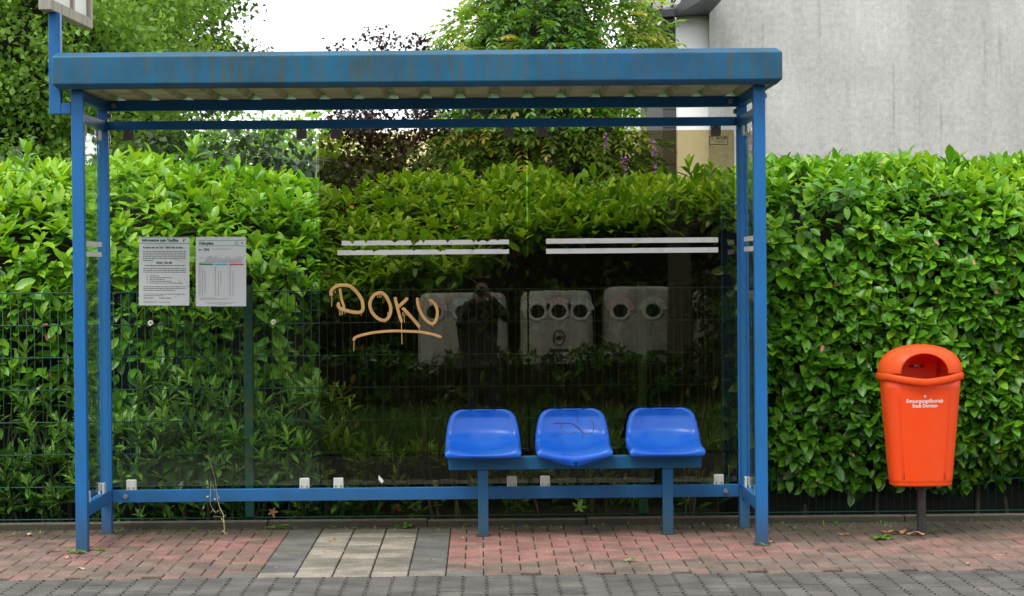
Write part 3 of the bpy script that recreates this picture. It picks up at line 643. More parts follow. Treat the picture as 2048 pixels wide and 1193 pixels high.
# ------------------------------------------------------------------ bench
BN = thing('bench', 'blue steel bench beam carrying three blue plastic bucket seats', 'bench', None, (.91, .6, 0))
BN.location = (.91, .6, 0)
bx('beam', M_BENCH, BN, -.765, .757, -.04, .04, .402, .480)
for x in (-.559, .555): bx('base_gap', M_JOINT, BN, x - .042, x + .042, -.046, .046, -.01, .0032, bevel=0)
for x in (-.559, .555): bx('leg', M_BENCH, BN, x - .031, x + .031, -.034, .034, -.02, .400)
Zc = [0, .012, .030, .048, .10, .145, .21, .242, .257, .265]; Wc = [.205, .219, .225, .226, .217, .208, .187, .158, .128, .085]
def prof_seat(v):    # v 0 front lip .. 1 top of back -> (y,z)
    pts = [(-.195, .0), (-.215, .014), (-.205, .034), (-.15, .040), (-.05, .040), (.05, .048), (.115, .075), (.152, .125), (.172, .19), (.186, .240), (.205, .262), (.222, .262)]
    q = v * (len(pts) - 1); i = min(int(q), len(pts) - 2); p = [np.array(pts[max(0, min(len(pts) - 1, j))]) for j in (i - 1, i, i + 1, i + 2)]; t = q - i
    r = .5 * ((2 * p[1]) + (-p[0] + p[2]) * t + (2 * p[0] - 5 * p[1] + 4 * p[2] - p[3]) * t * t + (-p[0] + 3 * p[1] - 3 * p[2] + p[3]) * t ** 3); return r
WV = [(0, .208), (.09, .221), (.18, .226), (.45, .227), (.55, .226), (.62, .222), (.70, .213), (.78, .197), (.85, .172), (.91, .140), (1, .095)]
def seat_pt(u_, v, droop=0):
    y, z = prof_seat(v); wv = np.interp(v, [a for a, b in WV], [b for a, b in WV]); x = u_ * wv; a = abs(u_)
    k = min(1, max(0, (v - .45) / .2)); pan = min(1, max(0, (v - .1) / .1)) * (1 - k)
    z += pan * (.030 * a ** 3 - .012 * (1 - a * a)); y += k * (.055 * (1 - a ** 2.6) * min(1, max(0, (1 - v) / .22)))        # dished
    if a > .86: e = (a - .86) / .14; y += k * .030 * e * e; z -= pan * .035 * e * e
    if v < .2: z -= droop * (1 - min(1, a / .95)) * (1 - v / .2); y -= droop * .5 * (1 - a) * (1 - v / .2)
    return x, y, z
def make_seat(px, label=None, droop=0):
    mb = MB(); nu, nv = 40, 56
    us = [math.sin((i / nu - .5) * math.pi) * .35 + (i / nu - .5) * 1.3 for i in range(nu + 1)]
    us = [u_ / max(us) for u_ in us]
    vs = [seat_pt(u_, j / nv, droop) for j in range(nv + 1) for u_ in us]
    crack = lambda i, j: droop and i in (nu // 2,) and j < 4
    mb.add(vs, [(j * (nu + 1) + i, j * (nu + 1) + i + 1, (j + 1) * (nu + 1) + i + 1, (j + 1) * (nu + 1) + i) for j in range(nv) for i in range(nu) if not crack(i, j)])
    o = mb.build('seat', M_SEAT, BN, smooth=True, solid=.009); o.location = (px, 0, .482)
    b = MB(); b.box(-.13, .13, -.035, .06, -.001, .022); 
    q = b.build('seat_mount', M_BENCH, o, bevel=.004)
    if label: o['label'] = label
    return o
make_seat(-.557); S2 = make_seat(-.012, 'cracked blue seat scribbled with dark marker', .052); make_seat(.540)
sc = MB(); inv = None
def seat_from_px(px, py):   # picture position inside the seat -> surface point by search
    X = (px - 900) / 1400 * .452; best = None; tz = (1050 - py) / 820 * .265
    for j in range(30, 101):
        v = j / 100; wv = np.interp(v, [a for a, b in WV], [b for a, b in WV]); u_ = max(-.97, min(.97, X / wv)); p = seat_pt(u_, v, .052); e = abs(p[2] + (p[1]) * .07 - tz)
        if best is None or e < best[0]: best = (e, p)
    p = best[1]; return (p[0], p[1] - .0052, p[2] + .0015)
for pth, r in (([(550, 460), (600, 440), (700, 455), (800, 445), (900, 455), (980, 500), (1060, 560), (1110, 620), (1180, 660), (1260, 650), (1305, 590), (1315, 500), (1270, 400)], .0016),
               ([(830, 440), (740, 445), (690, 500), (710, 580), (790, 645), (880, 655), (950, 620)], .0013), ([(940, 480), (1020, 550), (1090, 620), (1105, 680), (1080, 735)], .0013),
               ([(1000, 265), (1005, 350), (1020, 430)], .0014), ([(490, 720), (560, 685), (640, 695), (700, 750), (715, 810), (670, 860), (590, 880)], .0013),
               ([(400, 820), (430, 790), (470, 840), (560, 850), (640, 810)], .0011), ([(550, 900), (620, 880), (700, 910), (760, 940), (690, 945), (600, 930), (555, 910)], .0012),
               ([(1310, 910), (1350, 885), (1390, 880), (1340, 915)], .0014), ([(1390, 890), (1450, 860), (1440, 885)], .0014), ([(615, 655), (660, 658), (720, 655)], .0012), ([(800, 965), (900, 972), (1000, 965)], .003)):
    sc.tube([seat_from_px(*p) for p in smooth_path(pth, 5)], r * 1.35, 5)
sc.build('scribble', M_MARKER, S2)

# ------------------------------------------------------------------ litter bin
LB = thing('litter_bin', 'orange plastic litter bin on a dark post beside the hedge', 'litter bin', None, (2.968, .45, 0))
def sup(a, rx, ry, n=3.2):
    c, s = math.cos(a), math.sin(a); return (rx * math.copysign(abs(c) ** (2 / n), c), ry * math.copysign(abs(s) ** (2 / n), s))
def bodydim(z):      # 0.297..0.95
    q = (z - .297) / .653; return .182 + (.238 - .182) * q, .125 + (.165 - .125) * q
mb = MB(); rings = []; NA = 96
for z, k, dz in [(.300, .93, 0), (.298, .95, 0), (.300, .985, 0), (.310, 1, 0), (.318, .985, 0), (.322, 1, 0)] + [(.34 + i * .06, 1, 0) for i in range(11)]:
    rx, ry = bodydim(z); rings.append([(x * k, y * k, z) for x, y in (sup(2 * math.pi * i / NA, rx, ry) for i in range(NA))])
mb.loft(rings, cap1=False)
# faint ribs near the edges of the front
body = mb.build('body', M_ORANGE, LB, smooth=True)
m_ = body.modifiers.new('solid', 'SOLIDIFY'); m_.thickness = .004; m_.offset = -1
rbm = MB()
for x in (-.155, -.145, .145, .155):
    pp = []
    for i in range(12):
        z = .34 + i * .05; rx, ry = bodydim(z); xx = x * rx / .23; y = -ry * (1 - abs(xx / rx) ** 3.2) ** (1 / 3.2); pp.append((xx, y - .0002, z))
    rbm.tube(pp, .0022, 6)
rbm.build('rib', M_ORANGE, LB, smooth=True)
# rim flange, drooping at the front
mb = MB(); rings = []
for rx, ry, z in ((.236, .163, .930), (.252, .180, .930), (.258, .186, .940), (.258, .186, .962), (.252, .180, .972), (.236, .165, .972)):
    r = []
    for i in range(NA):
        a = 2 * math.pi * i / NA; x, y = sup(a, rx, ry, 2.7); fr = max(0, -y / ry) ** 1.5 * max(0, 1 - abs(x) / .21) ** .6
        r.append((x, y - .016 * fr, z - .032 * fr))
    rings.append(r)
rings.append(rings[0]); mb.loft(rings, cap0=False, cap1=False); mb.build('rim', M_LID, LB, smooth=True)
# domed lid with an arched opening at the front
lid = MB(); RX, RY, RZ = .249, .178, .168; zb = .968
def dome_y(x, z):
    q = 1 - (abs(x) / RX) ** 2.3 - (z / RZ) ** 2.3; return -RY * max(0, q) ** .42
na, ns = 64, 18; g1 = []
for j in range(ns + 1):
    s = j / ns
    for i in range(na + 1):
        a = math.pi * i / na; ca, sa = math.cos(a), math.sin(a)
        ox, oz = -.140 * ca, .120 * sa ** .95 if sa > 0 else 0
        ex = -RX * math.copysign(abs(ca) ** (2 / 2.3), ca); ez = RZ * max(0, sa) ** (2 / 2.3)
        t = 1 - (1 - s) ** 1.8; x = ox + (ex - ox) * t; z = oz + (ez - oz) * t; g1.append((x, dome_y(x, z) if s < 1 else 0, zb + z))
lid.add(g1, [(j * (na + 1) + i, (j + 1) * (na + 1) + i, (j + 1) * (na + 1) + i + 1, j * (na + 1) + i + 1) for j in range(ns) for i in range(na)])
g2 = []; nb = 16
for j in range(nb + 1):
    b = math.pi / 2 * j / nb
    for i in range(na + 1):
        a = math.pi * i / na; ca, sa = math.cos(a), math.sin(a); k = math.cos(b) ** .6
        g2.append((-RX * math.copysign(abs(ca) ** (2 / 2.3), ca) * k, RY * math.sin(b), zb + RZ * max(0, sa) ** (2 / 2.3) * k))
lid.add(g2, [(j * (na + 1) + i, (j + 1) * (na + 1) + i, (j + 1) * (na + 1) + i + 1, j * (na + 1) + i + 1)[::-1] for j in range(nb) for i in range(na)])
lo = lid.build('lid', M_LID, LB, smooth=True); m_ = lo.modifiers.new('solid', 'SOLIDIFY'); m_.thickness = .005; m_.offset = 0
# inner back plate with stubber slot
mb = MB(); mb.box(-.12, .12, .10, .104, .93, .995); mb.box(-.12, -.045, .10, .104, .9955, 1.015); mb.box(.045, .12, .10, .104, .9955, 1.015); mb.box(-.12, .12, .10, .104, 1.0155, 1.09)
mb.build('inner_plate', M_ORANGE, LB)
mb = MB(); mb.box(-.018, .018, .094, .099, .998, 1.013); mb.build('lock', M_STEEL, LB, bevel=.002)
mb = MB(); mb.tube([(.008, .02, -.03), (.008, .02, .60)], .028, 20); mb.build('post', M_PIPE, LB, smooth=False, bevel=.003)
tx = MB()
def onbin(x, z, h=0):
    rx, ry = bodydim(z); y = -ry * (1 - abs(x / rx) ** 3.2) ** (1 / 3.2); return (x, y - .0006 - h, z)
add_text(tx, 'EntsorgungsBetrieb', .031, lambda x, y, h: onbin(.0 + x, .798 + y, h), bold=.0008, width=.216)
add_text(tx, 'Stadt Dorsten', .031, lambda x, y, h: onbin(.0 + x, .770 + y, h), bold=.0008, width=.147)
tx.build('lettering', M_WTEXT, LB)
mb = MB(); rx, ry = bodydim(.835); mb.tube([(0, -ry + .002, .835), (0, -ry - .004, .835)], .007, 12); mb.build('rivet', M_ALU, LB)

# ------------------------------------------------------------------ sign frame above the left end
SG = thing('sign_frame', 'weathered grey sign box on the blue arm above the roof', 'sign', None, (-2.09, .35, 3.106)); SG.rotation_euler = (0, 0, rad(-3))
def fbar(*b): m = MB(); m.box(*b); m.build('frame_bar', M_SIGNBOX, SG, bevel=.003)
fbar(-.035, .035, -.50, .60, .0, .062); fbar(-.035, .035, -.50, .60, .60, .66); fbar(-.035, .035, -.50, -.44, .063, .599); fbar(-.035, .035, .54, .60, .063, .599); fbar(-.03, .03, .10, .14, .063, .599)
m = MB(); m.box(-.008, .008, -.439, .099, .063, .599); m.build('sign_panel', M_SIGNPANEL, SG); m = MB(); m.box(-.008, .008, .141, .539, .063, .599); m.build('sign_panel', M_SIGNPANEL, SG)

# ------------------------------------------------------------------ fence
FN = thing('mesh_fence', 'green welded mesh fence in front of the hedge', 'fence', None, (0, 0, 0)); FY = 1.345
for (a, b) in ((-6.12, -3.632), (-3.628, -1.132), (-1.128, 1.368), (1.372, 3.868), (3.872, 6.36)):
    mb = MB()
    for k in range(8):
        z = .045 + k * .205
        for dy in (-.0075, .0075): mb.tube([(a, FY + dy, z), (b, FY + dy, z)], .0036, 6)
    n = int(round((b - a) / .05))
    for i in range(n + 1): x = a + (b - a) * i / n; mb.tube([(x, FY, .03), (x, FY, 1.482)], .0026, 5)
    mb.build('mesh_panel', M_FENCE, FN, smooth=True)
for x in (-3.63, -1.13, 1.37, 3.87):
    p = bx('post', M_POSTG, FN, x - .029, x + .029, FY + .014, FY + .056, -.05, 1.52, bevel=.004)
    q = MB(); q.box(x - .027, x + .027, FY - .016, FY - .0115, .05, 1.51); q.build('clamp_bar', M_POSTG, p, bevel=.002)
    for k in range(8):
        q = MB(); q.tube([(x, FY - .0118, .148 + k * .205), (x, FY - .022, .148 + k * .205)], .007, 8); q.build('bolt', M_PIPE, p)

# ------------------------------------------------------------------ hedge
KX = np.array([-5.2, -.95, -.62, .1, .67, 1.8, 2.06, 5.8])
SEC = np.array([
 [(1.62, .15), (1.55, .9), (1.50, 1.32), (1.66, 1.76), (2.0, 2.10), (2.5, 2.31), (3.0, 2.35)],
 [(1.62, .15), (1.55, .9), (1.50, 1.30), (1.66, 1.72), (2.0, 2.06), (2.5, 2.28), (3.0, 2.32)],
 [(2.3, .15), (2.25, .8), (2.1, 1.18), (1.58, 1.42), (2.08, 1.72), (2.65, 2.06), (3.1, 2.26)],
 [(2.35, .15), (2.3, .8), (2.1, 1.36), (1.58, 1.62), (2.08, 1.83), (2.65, 2.09), (3.1, 2.24)],
 [(2.35, .15), (2.3, .9), (2.1, 1.64), (1.58, 1.88), (2.05, 2.02), (2.6, 2.16), (3.1, 2.25)],
 [(2.25, .15), (2.2, .9), (2.05, 1.74), (1.55, 1.98), (1.7, 2.13), (2.2, 2.23), (3, 2.27)],
 [(1.40, .22), (1.22, .48), (1.19, 1.3), (1.24, 1.85), (1.42, 2.10), (1.95, 2.24), (3, 2.31)],
 [(1.40, .22), (1.22, .48), (1.17, 1.3), (1.22, 1.87), (1.42, 2.13), (1.95, 2.29), (3, 2.36)]])
def sec_at(x):
    i = np.clip(np.searchsorted(KX, x) - 1, 0, len(KX) - 2); t = np.clip((x - KX[i]) / (KX[i + 1] - KX[i]), 0, 1); t = t * t * (3 - 2 * t)
    return SEC[i] * (1 - t)[:, None, None] + SEC[i + 1] * t[:, None, None]
def hedge_sample(n, x0, x1, wts):
    x = rng.uniform(x0, x1, n); S = sec_at(x); sg = rng.choice(6, n, p=np.array(wts) / sum(wts)); t = rng.random(n); ar = np.arange(n)
    a = S[ar, sg]; b = S[ar, sg + 1]; yz = a + (b - a) * t[:, None]; dd = b - a
    nr = np.stack([np.zeros(n), -dd[:, 1], dd[:, 0]], 1); nr = unit(nr)
    # smooth normals across segments
    bul = .055 * np.sin(x * 5.1 + yz[:, 1] * 3.7) * np.sin(yz[:, 1] * 6.3 + x * 2.2 + 1) + .05 * np.sin(x * 2.3 + .7)
    P = np.stack([x, yz[:, 0], yz[:, 1]], 1) + nr * bul[:, None]; return P, nr, sg
HG = thing('hedge', 'tall clipped cherry laurel hedge with glossy leaves behind the shelter', 'hedge', None, (0, 2.2, 0))
INV = np.array([0, -2.2, 0.])
def lengths(): pass
def hedge_part(x0, x1, dens, L0, W0, upw, tb, wts=(.5, .7, .6, .5, .45, .35)):
    # weights by real segment length at mid x
    S = sec_at(np.array([(x0 + x1) / 2]))[0]; ln = np.linalg.norm(np.diff(S, axis=0), axis=1); wt = ln * np.array(wts); n = int(dens * (x1 - x0) * wt.sum() / .55)
    P, nr, sg = hedge_sample(n, x0, x1, wt); P = P - nr * np.abs(rng.normal(0, .045, n))[:, None]
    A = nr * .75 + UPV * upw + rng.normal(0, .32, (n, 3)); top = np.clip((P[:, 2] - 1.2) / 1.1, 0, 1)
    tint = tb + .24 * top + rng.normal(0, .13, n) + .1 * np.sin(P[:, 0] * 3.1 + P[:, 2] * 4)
    if x0 > -1 and x1 < 2: tint = tint - .34 * np.clip((1.62 + .22 * P[:, 0] - P[:, 2]) / .25, 0, 1)      # shade of the recess put into the tint of the lower leaves
    R = rosettes(P, A, 7, L0, W0, (26, 88), tint)
    # hanging single leaves like shingles, on the face
    m = int(n * 2.6); P, nr, sg = hedge_sample(m, x0, x1, wt); P = P - nr * (np.abs(rng.normal(0, .07, m)) + .0)[:, None]
    d = nr * .75 + UPV * rng.normal(-.25, .45, m)[:, None] + np.array([1, 0, 0]) * rng.normal(0, .65, m)[:, None]; nn = UPV * .8 + nr * .75 + rng.normal(0, .25, (m, 3))
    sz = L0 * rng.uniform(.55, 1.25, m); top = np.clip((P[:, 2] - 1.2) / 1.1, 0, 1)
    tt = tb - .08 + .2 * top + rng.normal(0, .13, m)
    if x0 > -1 and x1 < 2: tt = tt - .34 * np.clip((1.62 + .22 * P[:, 0] - P[:, 2]) / .25, 0, 1)  # recess shade painted into the hanging leaves as well
    tt = np.clip(tt, 0, 1)
    return cat(R, [P, d, nn, sz, sz * W0 / L0 * rng.uniform(.85, 1.1, m), tt])
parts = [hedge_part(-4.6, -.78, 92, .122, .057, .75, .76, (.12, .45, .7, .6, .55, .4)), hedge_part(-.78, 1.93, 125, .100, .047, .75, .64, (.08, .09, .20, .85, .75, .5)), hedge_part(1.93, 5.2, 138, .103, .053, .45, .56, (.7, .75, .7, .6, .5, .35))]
# taller tips standing out of the top
n = 120; x = rng.uniform(-4.4, 5, n); S = sec_at(x); k = rng.integers(4, 6, n); a = S[np.arange(n), k]; P = np.stack([x, a[:, 0] + rng.uniform(-.15, .3, n), a[:, 1] + rng.uniform(-.02, .05, n)], 1)
parts.append(rosettes(P, UPV + rng.normal(0, .25, (n, 3)), 6, .115, .048, (18, 60), np.full(n, .68)))
n = 9; P = np.array([(-2.60, 1.80, 2.40), (-2.62, 1.8, 2.33), (-2.2, 2.0, 2.40), (-1.55, 2.1, 2.42), (-1.58, 2.1, 2.36), (3.5, 1.9, 2.30), (.2, 2.2, 2.28), (1.75, 2.2, 2.28), (4.1, 1.9, 2.31)]); parts.append(rosettes(P, UPV + rng.normal(0, .15, (n, 3)), 7, .13, .055, (15, 60), np.full(n, .75)))
R = cat(*parts); R[0] = R[0] + INV
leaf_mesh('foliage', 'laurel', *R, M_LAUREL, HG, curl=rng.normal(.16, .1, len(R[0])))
m = 70; P, nr, sg = hedge_sample(m, -3.2, 4.6, [.5, .6, .5, .3, .1, .05]); P = P + nr * .01 + INV
leaf_mesh('dead_leaves', 'laurel', P, nr * .6 - UPV * .5 + rng.normal(0, .5, (m, 3)), UPV + nr + rng.normal(0, .4, (m, 3)), rng.uniform(.04, .08, m), rng.uniform(.015, .035, m), rng.uniform(0, .45, m), M_DRY, HG, curl=.3)
# twig core and stems
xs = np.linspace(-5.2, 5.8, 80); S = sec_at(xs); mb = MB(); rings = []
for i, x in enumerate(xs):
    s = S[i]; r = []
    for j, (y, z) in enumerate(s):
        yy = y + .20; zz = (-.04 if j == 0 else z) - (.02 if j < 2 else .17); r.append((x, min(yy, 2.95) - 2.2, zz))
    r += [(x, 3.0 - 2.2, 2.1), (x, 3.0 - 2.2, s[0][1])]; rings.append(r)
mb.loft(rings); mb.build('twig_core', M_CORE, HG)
mb = MB(); random.seed(11)
for i in range(60):
    x = -4.9 + i * .17 + random.uniform(-.06, .06); y = float(sec_at(np.array([x]))[0][0][0]) + random.uniform(.12, .3)
    mb.tube([(x, y - 2.2, -.04), (x + random.uniform(-.05, .05), y - 2.2 + random.uniform(-.04, .05), .35), (x + random.uniform(-.14, .14), y - 2.2 + .05, .9)], [.016, .013, .008], 6)
mb.build('stem', M_TWIG, HG)

# narrow-leaved evergreens in front of the hedge, behind the fence
def lowshrub(label, x0, x1, htop, seed, dens, ins=0.0):
    cx_ = (x0 + x1) / 2; T = thing('shrub', label, 'shrub', 'narrow leaved evergreen shrubs behind the fence', (cx_, 1.5, -.03))
    n = int(dens * (x1 - x0)); x = rng.uniform(x0, x1, n); q = rng.random(n) ** .85
    ht = htop * (1 - .22 * (np.abs(x - cx_) / ((x1 - x0) / 2)) ** 2 + .06 * np.sin(x * 9 + seed)); z = .06 + q * (ht - .06)
    y = 1.49 - .15 * np.sin(np.pi * np.clip(q, .05, 1)) + rng.uniform(-.02, .14, n) + ins
    P = np.stack([x, y, z], 1); A = np.stack([rng.normal(0, .35, n), rng.normal(-.35, .25, n), .55 + .55 * q], 1)
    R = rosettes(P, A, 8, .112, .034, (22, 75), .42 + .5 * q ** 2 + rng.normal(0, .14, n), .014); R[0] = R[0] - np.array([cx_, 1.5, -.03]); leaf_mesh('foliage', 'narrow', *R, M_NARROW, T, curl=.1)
    mb = MB(); random.seed(seed)
    for i in range(int(7 * (x1 - x0))):
        xx = random.uniform(x0 + .1, x1 - .1) - cx_; mb.tube([(xx, .06, 0), (xx + random.uniform(-.08, .08), .04, .35), (xx + random.uniform(-.2, .2), .0, .8)], [.011, .009, .005], 6)
    mb.build('stem', M_TWIG, T)
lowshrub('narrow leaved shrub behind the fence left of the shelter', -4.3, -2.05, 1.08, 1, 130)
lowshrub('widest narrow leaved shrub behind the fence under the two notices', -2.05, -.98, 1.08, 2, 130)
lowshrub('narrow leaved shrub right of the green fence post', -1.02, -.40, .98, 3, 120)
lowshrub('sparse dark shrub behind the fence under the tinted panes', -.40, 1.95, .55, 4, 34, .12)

# ------------------------------------------------------------------ trees and shrubs further back
def crown(center, rad_, ncl, per, size, tint, tsd, flat=1.0, clr=.32, shell=.55, seed=0, lo=-1.0):
    r = np.random.default_rng(seed); d = unit(r.normal(0, 1, (ncl * 2, 3))); d = d[d[:, 2] > lo][:ncl]; n = len(d)
    q = (shell + (1 - shell) * r.random(n) ** .6); bump_ = 1 + .16 * np.sin(d[:, 0] * 5 + seed) * np.sin(d[:, 2] * 6 + d[:, 1] * 4)
    C = np.array(center) + d * q[:, None] * bump_[:, None] * np.array(rad_)
    ct = tint + .12 * d[:, 2] + r.normal(0, .08, n)
    P = np.repeat(C, per, 0) + r.normal(0, clr, (n * per, 3)) * [1, 1, .62]
    dr = unit(r.normal(0, 1, (n * per, 3)) + [0, 0, -.3]); nn = np.tile(UPV, (n * per, 1)) + r.normal(0, .55, (n * per, 3))
    sz = size * r.uniform(.65, 1.3, n * per); tt = np.clip(np.repeat(ct, per) + r.normal(0, tsd, n * per), 0, 1)
    return [P, dr, nn, sz, sz * .75, tt]
def trunk(T, h, r, c, nb, seed, mt=M_BARK, spread=1.4):
    mb = MB(); random.seed(seed); pts = [(0, 0, -.1), (.03, 0, h * .3), (-.02, .03, h * .62), (.02, 0, h)]; mb.tube(pts, [r * 1.25, r, r * .8, r * .5], 12)
    for i in range(nb):
        a = i * 2.4 + random.random(); z = h * random.uniform(.35, .95); l = spread * random.uniform(.6, 1.1)
        mb.tube([(0, 0, z), (math.cos(a) * l * .5, math.sin(a) * l * .5, z + l * .35), (math.cos(a) * l, math.sin(a) * l, z + l * .9)], [r * .45, r * .3, r * .12], 7)
    mb.build('trunk', mt, T)
def tree(name, label, cat_, loc, h, cr, ncl, per, size, mt, tint, seed, clr=.32, cz=None, tr=.16, group=None, shell=.5, lo=-1, tsd=.14, kind='small', core=0):
    T = thing(name, label, cat_, group, (loc[0], loc[1], -.05)); czz = cz if cz is not None else h - cr[2]
    leaf_mesh('crown', kind, *crown((0, 0, czz), cr, ncl, per, size, tint, tsd, clr=clr, shell=shell, seed=seed, lo=lo), mt, T, curl=.12)
    trunk(T, max(.5, czz), tr, None, 9, seed, spread=cr[0] * .6)
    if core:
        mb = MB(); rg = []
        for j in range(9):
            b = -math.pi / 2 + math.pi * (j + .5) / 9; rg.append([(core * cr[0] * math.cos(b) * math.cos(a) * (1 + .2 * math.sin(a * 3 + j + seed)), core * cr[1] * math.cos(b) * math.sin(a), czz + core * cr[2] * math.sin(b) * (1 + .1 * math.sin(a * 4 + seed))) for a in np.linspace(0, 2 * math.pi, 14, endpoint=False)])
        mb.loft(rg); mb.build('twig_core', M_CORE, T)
    return T
tree('maple_tree', 'big light green maple tree filling the upper left corner', 'tree', (-4.95, 9.0), 7.2, (2.75, 2.2, 2.9), 900, 150, .064, M_MAPLE, .80, 21, .15, 4.25, .2, tsd=.09, core=.62)
tree('maple_tree', 'dark green tree edging the white sky left of centre', 'tree', (-4.35, 13.0), 6.6, (2.05, 1.8, 2.2), 520, 110, .068, M_MAPLE, .14, 22, .15, 4.25, .17, tsd=.08, core=.5)
tree('plum_tree', 'dark purple leaved tree against the white sky', 'tree', (-.62, 15.0), 4.75, (.95, .9, 1.35), 170, 70, .06, M_PURPLE, .5, 23, .11, 3.3, .1)
tree('garden_tree', 'small pale green tree seen low beneath the roof', 'tree', (-1.75, 17.0), 3.9, (1.0, .9, .95), 90, 40, .11, M_MAPLE, .6, 24, .2, 2.65, .09)
tree('garden_tree', 'pale green tree under the roof edge beside the dark tree', 'tree', (-2.75, 18.5), 4.0, (1.0, .9, 1.15), 150, 60, .075, M_MAPLE, .45, 25, .16, 2.75, .09)
tree('garden_tree', 'mid green tree low behind the maple under the roof', 'tree', (-4.1, 18.0), 4.1, (1.1, .9, 1.2), 150, 60, .075, M_MAPLE, .35, 26, .16, 2.8, .09)
for i, (x, y, h, r_, lb) in enumerate(((-3.9, 5.2, 2.75, 1.1, 'dark evergreen shrub beneath the maple behind the hedge'), (-2.05, 5.6, 2.70, .85, 'dark evergreen shrub seen above the left notice'), (-1.25, 5.9, 2.66, .72, 'dark evergreen shrub seen above the timetable'), (-.35, 6.2, 2.60, .65, 'dark shrub behind the hedge beside the wisteria'))):
    tree('evergreen_shrub', lb, 'shrub', (x, y), h, (r_, .6, 1.0), 110, 50, .075, M_DARKSHRUB, .45 + .06 * (i % 2), 30 + i, .15, h - 1.0, .06, 'evergreen shrubs behind the hedge')

# wisteria: pinnate leaves and hanging lilac flowers on a mound of stems
WS = thing('wisteria', 'climbing wisteria mound with feathery leaves and lilac flowers', 'climbing plant', None, (.8, 4.3, -.05))
def pinnate(C, A, L_, npair, ls, tint, r):
    out = []; n = len(C); A = unit(A); side = unit(np.cross(A, UPV + r.normal(0, .15, (n, 3)))); nr = np.cross(side, A)
    nr = np.where(nr[:, 2:3] < 0, -nr, nr)
    for k in range(npair):
        t = .25 + .72 * k / (npair - 1); P = C + A * (L_ * t)[:, None] - UPV * (L_ * .35 * t * t)[:, None]
        for s in (-1, 1):
            d = side * s * .9 + A * .55 - UPV * .25 + r.normal(0, .1, (n, 3)); sz = ls * (1 - .35 * abs(t - .5)) * r.uniform(.85, 1.15, n)
            out.append([P, d, nr + r.normal(0, .2, (n, 3)), sz, sz * .42, np.clip(tint + r.normal(0, .06, n), 0, 1)])
    P = C + A * L_[:, None] - UPV * (L_ * .35)[:, None]; out.append([P, A - UPV * .6, nr, np.full(n, ls), np.full(n, ls * .42), tint]); return cat(*out)
r = np.random.default_rng(5); n = 2500; d = unit(r.normal(0, 1, (n * 2, 3))); d = d[(d[:, 1] < .35) & (d[:, 2] > -.75)][:n]; n = len(d)
prf = 1 + .12 * np.sin(d[:, 0] * 7 + 1) * np.sin(d[:, 2] * 5); q = .72 + .28 * r.random(n)
C = d * q[:, None] * prf[:, None] * np.array([.98, .75, 1.45]) + np.array([0, 0, 2.62])
keep = (C[:, 0] > -.74 + .12 * np.sin(C[:, 2] * 5)) & (C[:, 0] < .78 + .10 * np.sin(C[:, 2] * 6)); C = C[keep]; d = d[keep]; q = q[keep]; n = len(C)
C[:, 0] += np.where(C[:, 2] > 3.2, .12, -.02)
grp = .5 + .3 * np.sin(C[:, 0] * 4.3 + C[:, 2] * 3) * np.sin(C[:, 2] * 5.2 + 2) + r.normal(0, .12, n); grp = np.where(r.random(n) < .06, .97, grp * .85)
A = d * [1, 1, .3] + UPV * r.normal(-.25, .5, n)[:, None] + r.normal(0, .35, (n, 3))
leaf_mesh('foliage', 'narrow', *pinnate(C, A, r.uniform(.15, .27, n), 5, .065, np.clip(grp, 0, 1), r), M_WIST, WS, curl=.15)
mb = MB(); random.seed(8)
for i in range(14): a = i * .6; mb.tube([(random.uniform(-.2, .2), random.uniform(-.2, .2), 0), (math.cos(a) * .35, math.sin(a) * .3, 1.2), (math.cos(a) * .6, math.sin(a) * .4, 2.3), (math.cos(a + .4) * .7, math.sin(a + .4) * .5, 3.1)], [.03, .025, .018, .01], 7)
mb.build('stem', M_BARK, WS)
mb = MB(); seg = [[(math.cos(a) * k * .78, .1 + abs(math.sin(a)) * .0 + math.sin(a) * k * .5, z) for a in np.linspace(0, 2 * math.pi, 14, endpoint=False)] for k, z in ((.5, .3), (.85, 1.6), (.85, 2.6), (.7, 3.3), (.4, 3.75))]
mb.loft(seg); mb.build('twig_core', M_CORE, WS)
for x, z, l in ((.32, 3.86, .10), (.50, 3.84, .10), (.82, 2.60, .13), (-.12 + .2, 2.62, .1), (.04, 2.46, .19), (.60, 2.48, .16), (.83, 2.42, .12), (.47, 2.63, .10), (.24, 3.86, .08), (-.42, 2.36, .07)):
    nn_ = int(300 * l); t = r.random(nn_); ph = r.uniform(0, 6.28, nn_); rr = .030 * (1 - .75 * t) * np.sqrt(r.random(nn_))
    P = np.stack([x + rr * np.cos(ph), -.80 + rr * np.sin(ph), z - l * t], 1); ang = r.normal(0, 1, (nn_, 3))
    leaf_mesh('flower_cluster', 'small', P, ang, r.normal(0, 1, (nn_, 3)), np.full(nn_, .022), np.full(nn_, .020), np.full(nn_, .5), M_FLOWER, WS)

